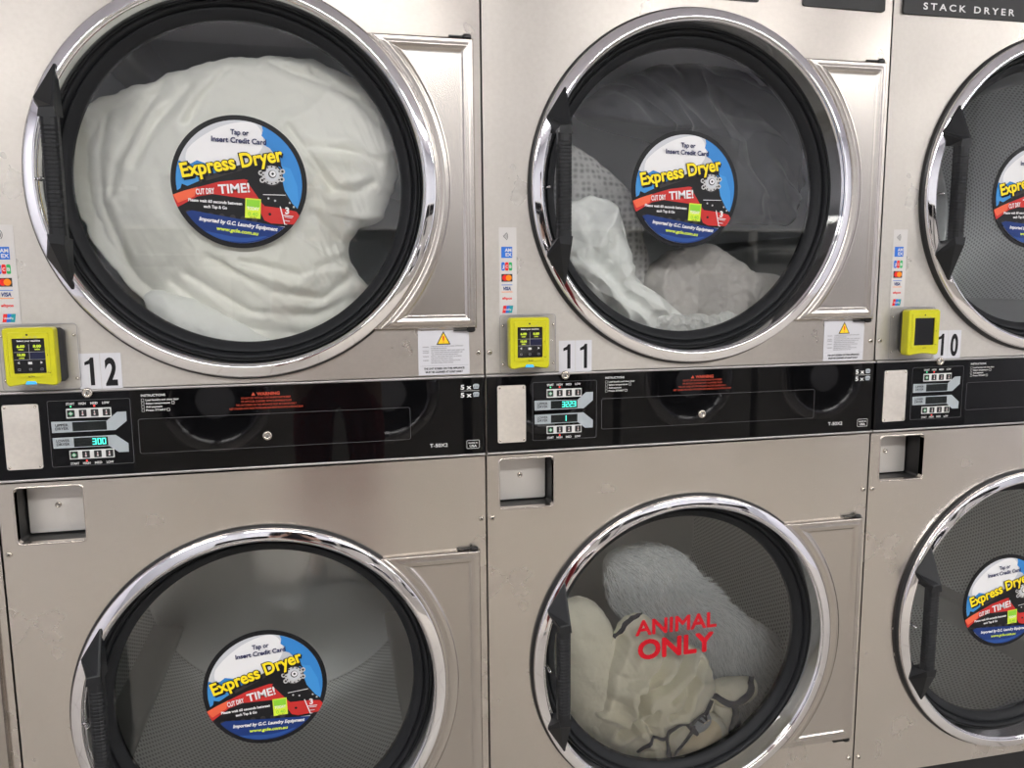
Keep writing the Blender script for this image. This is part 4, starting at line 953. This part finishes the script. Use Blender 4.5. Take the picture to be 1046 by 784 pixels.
FLEECE=fabric('cream_fleece',(.95,.92,.76),bump=(150,.5,.002)); FUR=fabric('grey_fur',(.84,.87,.88)); FURB=fabric('grey_fur_base',(.55,.57,.57)); NAVYC=fabric('navy_print',(.022,.024,.042)); PEACH=fabric('peach_print',(.95,.84,.60)); GREYB=fabric('pale_blue_print',(.42,.45,.50))
# waffle knit: grid of small pits
m,nt,out=nmat('waffle_knit'); N=nt.nodes.new; L_=nt.links.new
b=N('ShaderNodeBsdfPrincipled'); L_(b.outputs[0],out.inputs[0]); b.inputs['Roughness'].default_value=.9
tc=N('ShaderNodeTexCoord'); vo=N('ShaderNodeTexVoronoi'); vo.inputs['Scale'].default_value=75; vo.inputs['Randomness'].default_value=.25; L_(tc.outputs['Object'],vo.inputs['Vector'])
rm=N('ShaderNodeValToRGB'); rm.color_ramp.elements[0].color=(.16,.16,.155,1); rm.color_ramp.elements[1].color=(.52,.52,.51,1); rm.color_ramp.elements[1].position=.55; L_(vo.outputs['Distance'],rm.inputs[0]); L_(rm.outputs[0],b.inputs['Base Color'])
WAF=m
UP=lambda k:(CU+k*W,0,VU); LO=lambda k:(CU+k*W,0,VL)

dc=[v for k,v in CR.items() if k.startswith('duvet_crease')]
def f_duvet(x,z):
    h=.016*fbm(x*5,z*5,1.7,3)+.007*ridge(x,z,2.2,9,2.4,4)+.004*ridge(x,z,-.5 if z<0 else 2.5,13,3.5,8)+.0035*fbm(x*16,z*16,4,3)
    for c in dc:
        d=seg_dist(x,z,c)
        if d<.05:
            k=.55+.6*noise.noise(Vector((x*14,z*14,8))); wd=.0065+.004*noise.noise(Vector((x*9,z*9,18)))
            h+= k*(-.014*math.exp(-(d/wd)**2)+.005*math.exp(-((d-.018)/.010)**2))
    h+=.0022*ridge(x,z,.5,60,14,9)*max(0,min(1,.5+2*x-1.5*z))
    return h-.32*max(0,-x-.09)-.10*max(0,-z-.12)
mb=MB(); pillow(mb,CR['duvet'],.16,.10,.42,f_duvet,DUV,110,330,seed=1,power=.38)
o=mb.obj('duvet',None,UP(0)); tag(o,'bulky creased white duvet pressed against the upper glass of dryer 12','duvet')
mb=MB(); pillow(mb,CR['under'],.11,.045,.10,lambda x,z:.006*fbm(x*12,z*12,3)+.006*ridge(x,z,.4,14,4,2),SHEET,40,120,seed=2)
tag(mb.obj('pillowcase',None,UP(0)),'white cloth showing below the duvet at the bottom of the upper door of dryer 12','pillowcase')

def f_sheet(x,z): return .020*fbm(x*10,z*10,6,3)+.030*ridge(x,z,2.3,5,15,11)+.018*ridge(x,z,1.2,18,7,5)+.006*fbm(x*26,z*26,3,3)-.022
mb=MB(); pillow(mb,CR['sheet'],.10,.045,.12,f_sheet,SHEET,80,220,seed=3)
tag(mb.obj('bed_sheet',None,UP(1)),'crumpled white sheet at the lower left of the upper drum of dryer 11','sheet')
mb=MB(); pillow(mb,CR['waffle'],.20,.05,.10,lambda x,z:.02*fbm(x*7,z*7,2)+.010*ridge(x,z,.7,9,3,1),WAF,60,180,seed=4)
tag(mb.obj('waffle_blanket',None,UP(1)),'grey waffle-knit blanket behind the handle side of the upper drum of dryer 11','blanket')
mb=MB(); pillow(mb,CR['towel'],.16,.075,.12,lambda x,z:.030*fbm(x*9,z*9,9)+.022*ridge(x,z,2.6,11,5,6)+.004*fbm(x*30,z*30,4,3)-.012,TOWEL,70,200,seed=5)
tag(mb.obj('bath_towel',None,UP(1)),'beige-grey towel bunched under the train sticker in the upper drum of dryer 11','towel')
mb=MB(); pillow(mb,CR['ruffle'],.10,.040,.10,lambda x,z:.016*fbm(x*24,z*24,9)+.014*ridge(x,z,.2,28,20,6)-.006,RUF,60,220,edge=.010,seed=6)
tag(mb.obj('terry_towel',None,UP(1)),'pale ruffled towel along the bottom edge of the upper glass of dryer 11','towel')
mb=MB(); pillow(mb,CR['dark'],.26,.10,.10,lambda x,z:.030*fbm(x*6,z*6,14,3)+.045*ridge(x,z,2.2,3,10,15)+.022*ridge(x,z,2.4,5,20,7)-.02,DARKC,90,240,seed=7)
tag(mb.obj('dark_bedspread',None,UP(1)),'charcoal grey sheet tumbling across the top of the upper drum of dryer 11','sheet')

# fluffy cushion
mb=MB(); pillow(mb,CR['fur'],.215,.075,.12,lambda x,z:.010*fbm(x*9,z*9,4),FURB,70,200,seed=8)
fc=mb.obj('fur_cushion',None,LO(1)); tag(fc,'fluffy grey faux-fur cushion tumbling behind the ANIMAL ONLY lettering','cushion')
bv=BVHTree.FromPolygons([Vector(v) for v in mb.v],mb.f)
rnd=random.Random(11); fur=MB(); cand=0
xs=[p[0] for p in CR['fur']]; zs=[p[1] for p in CR['fur']]; vs=[]; fs=[]
while cand<26000:
    cand+=1; x=rnd.uniform(min(xs)-.02,max(xs)+.02); z=rnd.uniform(min(zs)-.02,max(zs)+.02)
    if math.hypot(x,z)>.355: continue
    h=bv.ray_cast(Vector((x,0,z)),Vector((0,1,0)))
    if h[0] is None: continue
    p,n=h[0],h[1]
    if n.y>0: n=-n
    a=-.65+1.0*noise.noise(Vector((x*7,z*7,2)))-(.5 if z<-.05 else 0)
    clump=noise.noise(Vector((x*32,z*32,7)))
    d=(Vector((math.cos(a),-.10,math.sin(a)))+n*(.35+.3*clump)+Vector((rnd.gauss(0,.16),0,rnd.gauss(0,.16)))); d=(d-n*min(0,d.dot(n))).normalized()
    ln=rnd.uniform(.016,.030); wd=rnd.uniform(.0008,.0015); sd=d.cross(Vector((0,1,0))).normalized()*wd
    b0=len(vs); q=p
    for k in range(3):
        q=p+d*(ln*k/3)+Vector((0,0,-.004*(k/3)**2)); w_=1-k*.28; vs+=[q-sd*w_,q+sd*w_]
    vs.append(p+d*ln+Vector((0,0,-.004)))
    fs+=[(b0,b0+1,b0+3,b0+2),(b0+2,b0+3,b0+5,b0+4),(b0+4,b0+5,b0+6)]
    for v in vs[b0:]:
        if v.y<.049: v.y=.049+ (v.y-.049)*.0
fm=[fabric('grey_fur_light',(.90,.92,.93)),FUR,fabric('grey_fur_dark',(.58,.61,.62))]
for q in range(3):
    sel=[k for k in range(len(vs)//7) if (k*7919)%10 in ((0,1,2),(3,4,5,6),(7,8,9))[q]]
    fur.add([v for k in sel for v in vs[7*k:7*k+7]],[tuple(7*i+a for a in f) for i in range(len(sel)) for f in ((0,1,3,2),(2,3,5,4),(4,5,6))],fm[q],False); fo=fur.obj('fur_pile',fc); fo['kind']='stuff'

bc=[v for k,v in CR.items() if k.startswith('b_crease')]
def f_fl(x,z):
    h=.018*fbm(x*8,z*8,21,3)+.020*ridge(x,z,.9,12,3.5,31)-.008-.10*max(0,x-z-.22)+.004*fbm(x*22,z*22,2,3)
    for c in bc:
        d=seg_dist(x,z,c)
        if d<.05: h+= -.024*math.exp(-(d/.008)**2)+.009*math.exp(-((d-.020)/.010)**2)
    return h
fb=MB(); pillow(fb,CR['bB'],.115,.055,.04,f_fl,FLEECE,100,300,seed=9)
fo=fb.obj('fleece_blanket',None,LO(1)); tag(fo,'cream fleece blanket with navy printed outlines in the lower drum of dryer 11','blanket')
allv=[Vector(v) for v in fb.v]; allf=list(fb.f)
for i,(key,ym,tf,tb) in enumerate((('bA',.15,.06,.06),('bC',.094,.038,.03),('bD',.120,.035,.03),('bD2',.120,.03,.03),('bE',.095,.035,.04))):
    mb=MB(); pillow(mb,CR[key],ym,tf,tb,lambda x,z:.006*fbm(x*14,z*14,30+i)+(.008*ridge(x,z,.7,9,3,i)),FLEECE,44,140,seed=20+i,edge=.003)
    mb.obj('blanket_fold',fo); off=len(allv); allv+=[Vector(v) for v in mb.v]; allf+=[tuple(j+off for j in f) for f in mb.f]
bv=BVHTree.FromPolygons(allv,allf)
mb=MB()
for key,w_ in (('band1',.026),('band2',.022),('band3',.008),('band4',.020),('band5',.014),('band6',.006),('band7',.012)): ribbon(mb,[(x+.014,z-.010) for x,z in CR[key]] if key=='band3' else CR[key],w_,bv,NAVYC,.0045)
mb.obj('printed_outline',fo)['label']='navy printed outlines'
mb=MB(); patch(mb,CR['peach'],bv,PEACH,.0030); patch(mb,CR['blue'],bv,GREYB,.0034); mb.obj('printed_patch',fo)['label']='peach and pale blue print'

LIGHTS=((-1.3,-2.7,.5,"over the left end"),(.6,-2.7,.5,"left of the middle"),(2.5,-2.7,.5,"right of the middle"),(4.4,-2.7,.5,"over the right end"))
# ------------------------------------------------------------------ the room
def slab(name, x0,x1,y0,y1,z0,z1, mat):
    mb=MB(); box(mb,x0,x1,y0,y1,z0,z1,mat); o=mb.obj(name); o['kind']='structure'; return o
def tiles(name, a, b, sx, sy, mortar=.006):
    m,nt,out=nmat(name); N=nt.nodes.new; L=nt.links.new
    p=N('ShaderNodeBsdfPrincipled'); L(p.outputs[0],out.inputs[0]); p.inputs['Roughness'].default_value=.35
    tc=N('ShaderNodeTexCoord'); br=N('ShaderNodeTexBrick'); br.offset=0; br.inputs['Scale'].default_value=1
    br.inputs['Color1'].default_value=(*a,1); br.inputs['Color2'].default_value=(*a,1); br.inputs['Mortar'].default_value=(*b,1)
    br.inputs['Brick Width'].default_value=sx; br.inputs['Row Height'].default_value=sy; br.inputs['Mortar Size'].default_value=mortar
    L(tc.outputs['Object'],br.inputs['Vector']); L(br.outputs[0],p.inputs['Base Color']); return m
FLOORM=tiles('grey_floor_tile',(.42,.39,.35),(.30,.28,.25),.45,.45)
WALLM=pbr('painted_wall',(.70,.70,.77),.6,var=.03); CEILM=pbr('ceiling_paint',(.80,.79,.85),.8)
XA,XB,YA,YB,H=-2.6,5.6,-3.95,.95,2.75
slab('floor',XA,XB,YA,YB,-.05,0,FLOORM); slab('ceiling',XA,XB,YA,YB,H,H+.05,CEILM)
slab('wall_back',XA,XB,YB,YB+.05,0,H,WALLM); slab('wall_front',XA,XB,YA-.05,YA,0,H,pbr('dimmed_front_wall',(.40,.405,.44),.6,var=.03))  # unseen front wall, set darker than the others to dim its reflection in steel
slab('wall_left',XA-.05,XA,YA,YB,0,H,WALLM); slab('wall_right',XB,XB+.05,YA,YB,0,H,WALLM)
TUBE=pbr('fluorescent_diffuser',(.9,.9,.9),.5,emit=(1,.985,.95),es=29)
WHITEM=pbr('white_enamel',(.75,.75,.75),.4)
def ceiling_light(cx,cy_,l,w,label):
    r=empty('ceiling_light',(cx,cy_,H)); tag(r,label,'ceiling light','ceiling lights over the aisle')
    mb=MB(); box(mb,-l/2,l/2,-w/2,w/2,-.05,0,WHITEM); mb.obj('housing',r)
    mb=MB(); box(mb,-l/2+.02,l/2-.02,-w/2+.015,w/2-.015,-.062,-.0505,TUBE); mb.obj('diffuser',r)
for i,(x,y,w_,n) in enumerate(LIGHTS): ceiling_light(x,y,1.5,w_,'long fluorescent ceiling light over the aisle, '+n)

# front-loading washers along the other side of the aisle
WB=pbr('washer_steel',(.60,.58,.55),.45,.5); DGL=pbr('dark_washer_glass',(.01,.012,.014),.05)
def washer(x,label):
    r=empty('washing_machine',(x,-3.1,0),); r.rotation_euler=(0,0,PI); tag(r,label,'washing machine','washing machines across the aisle')
    mb=MB(); box(mb,-.44,.44,.0,.80,.0,1.58,WB,.01); mb.obj('cabinet',r)
    mb=MB(); box(mb,-.43,.43,-.012,.002,1.36,1.56,ACRYL,.004); box(mb,-.10,.36,-.014,-.010,1.42,1.43,SATIN); mb.obj('control_panel',r)
    mb=MB(); cz=.64
    lathe(mb,spline([(.29,.002),(.295,-.02),(.28,-.045),(.245,-.055),(.225,-.045),(.215,-.02)],4),CHROME,64,0,cz); d=mb.obj('door',r)
    mb=MB(); lathe(mb,spline([(.217,-.02),(.18,-.035),(.10,-.045),(.0001,-.047)],4),DGL,64,0,cz); mb.obj('door_glass',d)
    mb=MB(); lathe(mb,[(.10,-.0485),(.0001,-.0505)],PAPER,40,0,cz+.0); flatpoly(mb,clip_disc([(-.2,-.2),(.2,-.2),(.2,-.01),(-.2,-.01)],.099),-.0515,C_BLUE); 
    mb.v=[v for v in mb.v]; 
    k=len(mb.v)
    s=mb.obj('door_sticker',d)
    mb=MB(); box(mb,.235,.27,-.085,-.05,cz-.09,cz+.09,HANDLE,.008); mb.obj('handle',d)
    mb=MB(); box(mb,-.30,-.10,-.004,.001,1.05,1.30,BLACKM,.003); mb.obj('soap_drawer',r)
    return r
for i,n in enumerate(('first from the right','second from the right','middle one','second from the left','first from the left')): washer(3.68-.93*i,'grey steel front-loading washing machine across the aisle, '+n)
# ------------------------------------------------------------------ the person taking the picture, seen only as a dim reflection
def skin_obj(name, pts, edges, mat, parent, sub=2):
    """pts: (x,y,z,rx,ry)"""
    me=bpy.data.meshes.new(name); me.from_pydata([p[:3] for p in pts],edges,[]); me.materials.append(mat)
    o=bpy.data.objects.new(name,me); COL.objects.link(o); o.parent=parent
    m=o.modifiers.new('Skin','SKIN'); m.use_smooth_shade=True
    for i,p in enumerate(pts):
        v=me.skin_vertices[0].data[i]; v.radius=(p[3],p[4] if len(p)>4 else p[3]); v.use_root=(i==0)
    m2=o.modifiers.new('Subdivision','SUBSURF'); m2.levels=sub; m2.render_levels=sub
    return o
SKIN=pbr('skin',(.50,.31,.23),.5); TEE=pbr('dark_tee',(.02,.02,.025),.8); MAROON=pbr('maroon_cloth',(.22,.015,.02),.8); HAIRM=pbr('dark_hair',(.02,.014,.010),.6); SHOE=pbr('white_shoe',(.6,.6,.6),.5)
per=empty('person',(.60,-1.86,0)); tag(per,'person in dark t-shirt and maroon trousers holding up a phone, facing the dryers','person')
P=[(0,0,.95,.13,.10),(0,-.01,1.10,.115,.09),(0,-.01,1.25,.135,.10),(0,-.015,1.38,.13,.095),(0,-.01,1.46,.055,.055),(0,.005,1.53,.052,.055),(0,.02,1.60,.075,.085),(0,.02,1.68,.078,.092),(0,.015,1.74,.055,.065)]
Ed=[(i,i+1) for i in range(8)]
for s in (-1,1):
    k=len(P); P+=[(s*.16,-.015,1.40,.055),(s*.20,.00,1.27,.045),(s*.215,.03,1.14,.042),(s*.14,.15,1.20,.036),(s*.072,.245,1.27,.028),(s*.062,.275,1.285,.030,.018)]
    Ed+=[(3,k)]+[(k+i,k+i+1) for i in range(5)]
    k=len(P); P+=[(s*.10,0,.88,.095),(s*.105,.01,.68,.075),(s*.105,.015,.49,.058),(s*.11,-.01,.32,.055),(s*.11,-.02,.09,.038),(s*.115,.05,.045,.042,.035),(s*.12,.13,.035,.038,.025)]
    Ed+=[(0,k)]+[(k+i,k+i+1) for i in range(6)]
body=skin_obj('body',P,Ed,SKIN,per)
# shirt and trousers follow the body a little outside it
T1=[(0,0,.96,.150,.118),(0,-.01,1.10,.138,.110),(0,-.01,1.25,.150,.115),(0,-.015,1.385,.140,.105),(0,-.012,1.44,.072,.07)]
te=[(0,1),(1,2),(2,3),(3,4)]
for s in (-1,1):
    k=len(T1); T1+=[(s*.16,-.015,1.40,.070),(s*.205,.0,1.27,.062)]; te+=[(3,k),(k,k+1)]
skin_obj('t_shirt',T1,te,TEE,per)
T2=[(0,0,.99,.142,.112),(0,0,.92,.145,.115)]; te=[(0,1)]
for s in (-1,1):
    k=len(T2); T2+=[(s*.10,0,.86,.108),(s*.107,.01,.68,.090),(s*.107,.015,.49,.074),(s*.112,-.01,.30,.070),(s*.112,-.02,.12,.062)]; te+=[(1,k)]+[(k+i,k+i+1) for i in range(4)]
skin_obj('trousers',T2,te,MAROON,per)
skin_obj('hair',[(0,-.01,1.70,.088,.098),(0,-.005,1.76,.075,.085),(0,-.055,1.64,.075,.06),(0,-.06,1.56,.06,.04)],[(0,1),(0,2),(2,3)],HAIRM,per)
for s in (-1,1):
    skin_obj('shoe',[(s*.112,-.055,.045,.045,.040),(s*.115,.05,.042,.047,.038),(s*.12,.14,.035,.042,.030)],[(0,1),(1,2)],SHOE,per)
    # five fingers closed on the edge of the phone
    for q,(dz,ln) in enumerate(((.030,.030),(.012,.034),(-.006,.032),(-.022,.026))):
        bx=s*.060; skin_obj('finger',[(bx,.285,1.285+dz,.0095),(bx-s*.002,.312,1.288+dz,.0085),(bx-s*.014,.326,1.288+dz,.0078),(bx-s*ln,.329,1.286+dz,.0068)],[(0,1),(1,2),(2,3)],SKIN,per,1)
    skin_obj('thumb',[(s*.055,.262,1.300,.012),(s*.048,.280,1.325,.010),(s*.036,.296,1.340,.0085)],[(0,1),(1,2)],SKIN,per,1)
# face
mb=MB()
for s in (-1,1):
    lathe(mb,[(0.0001,.1125),(.008,.1105),(.012,.103)],WHT,14,s*.031,1.655); lathe(mb,[(0.0001,.1142),(.0045,.1130)],BLACKM,10,s*.031,1.655)
mb.obj('eyes',per)
skin_obj('nose',[(0,.098,1.665,.010),(0,.120,1.632,.013),(0,.108,1.620,.014)],[(0,1),(1,2)],SKIN,per,1)
mb=MB(); flatpoly(mb,closed_spline([(-.024,1.588),(0,1.594),(.024,1.588),(0,1.578)],5),.112,MAROON); mb.obj('mouth',per)
for s in (-1,1): skin_obj('ear',[(s*.078,.01,1.675,.012,.018),(s*.082,.008,1.64,.009,.014)],[(0,1)],SKIN,per,1)
mb=MB(); bevprism(mb,rrect(-.075,.075,-.037,.037,.009),-.004,.004,BLACKM,.0015)
for a,b in ((-.055,.018),(-.055,-.004)): pass
ph=mb.obj('phone',None,(.600,-1.5400,1.288)); ph.rotation_euler=(0,0,PI); tag(ph,'dark phone held up in both hands by the person','phone')


# ------------------------------------------------------------------ camera
f=819.775; yaw,pitch,roll=.225607,-.135473,-.00783486
cy,sy,cp,sp,cr,sr=math.cos(yaw),math.sin(yaw),math.cos(pitch),math.sin(pitch),math.cos(roll),math.sin(roll)
fwd=Vector((sy*cp,cy*cp,sp)); right=Vector((cy,-sy,0)); upv=right.cross(fwd)
r2=right*cr+upv*sr; u2=upv*cr-right*sr
cam=bpy.data.cameras.new('camera'); co=bpy.data.objects.new('camera',cam); COL.objects.link(co)
cam.sensor_width=36; cam.lens=f/1046*36; cam.clip_start=.01
M=Matrix((( r2.x,u2.x,-fwd.x,.566935),(r2.y,u2.y,-fwd.y,-1.510721),(r2.z,u2.z,-fwd.z,1.304037),(0,0,0,1)))
co.matrix_world=M
scene.camera=co
scene.view_settings.view_transform='Standard'; scene.view_settings.look='None'; scene.view_settings.gamma=1; scene.view_settings.use_curve_mapping=False
scene.view_settings.exposure=-0.12
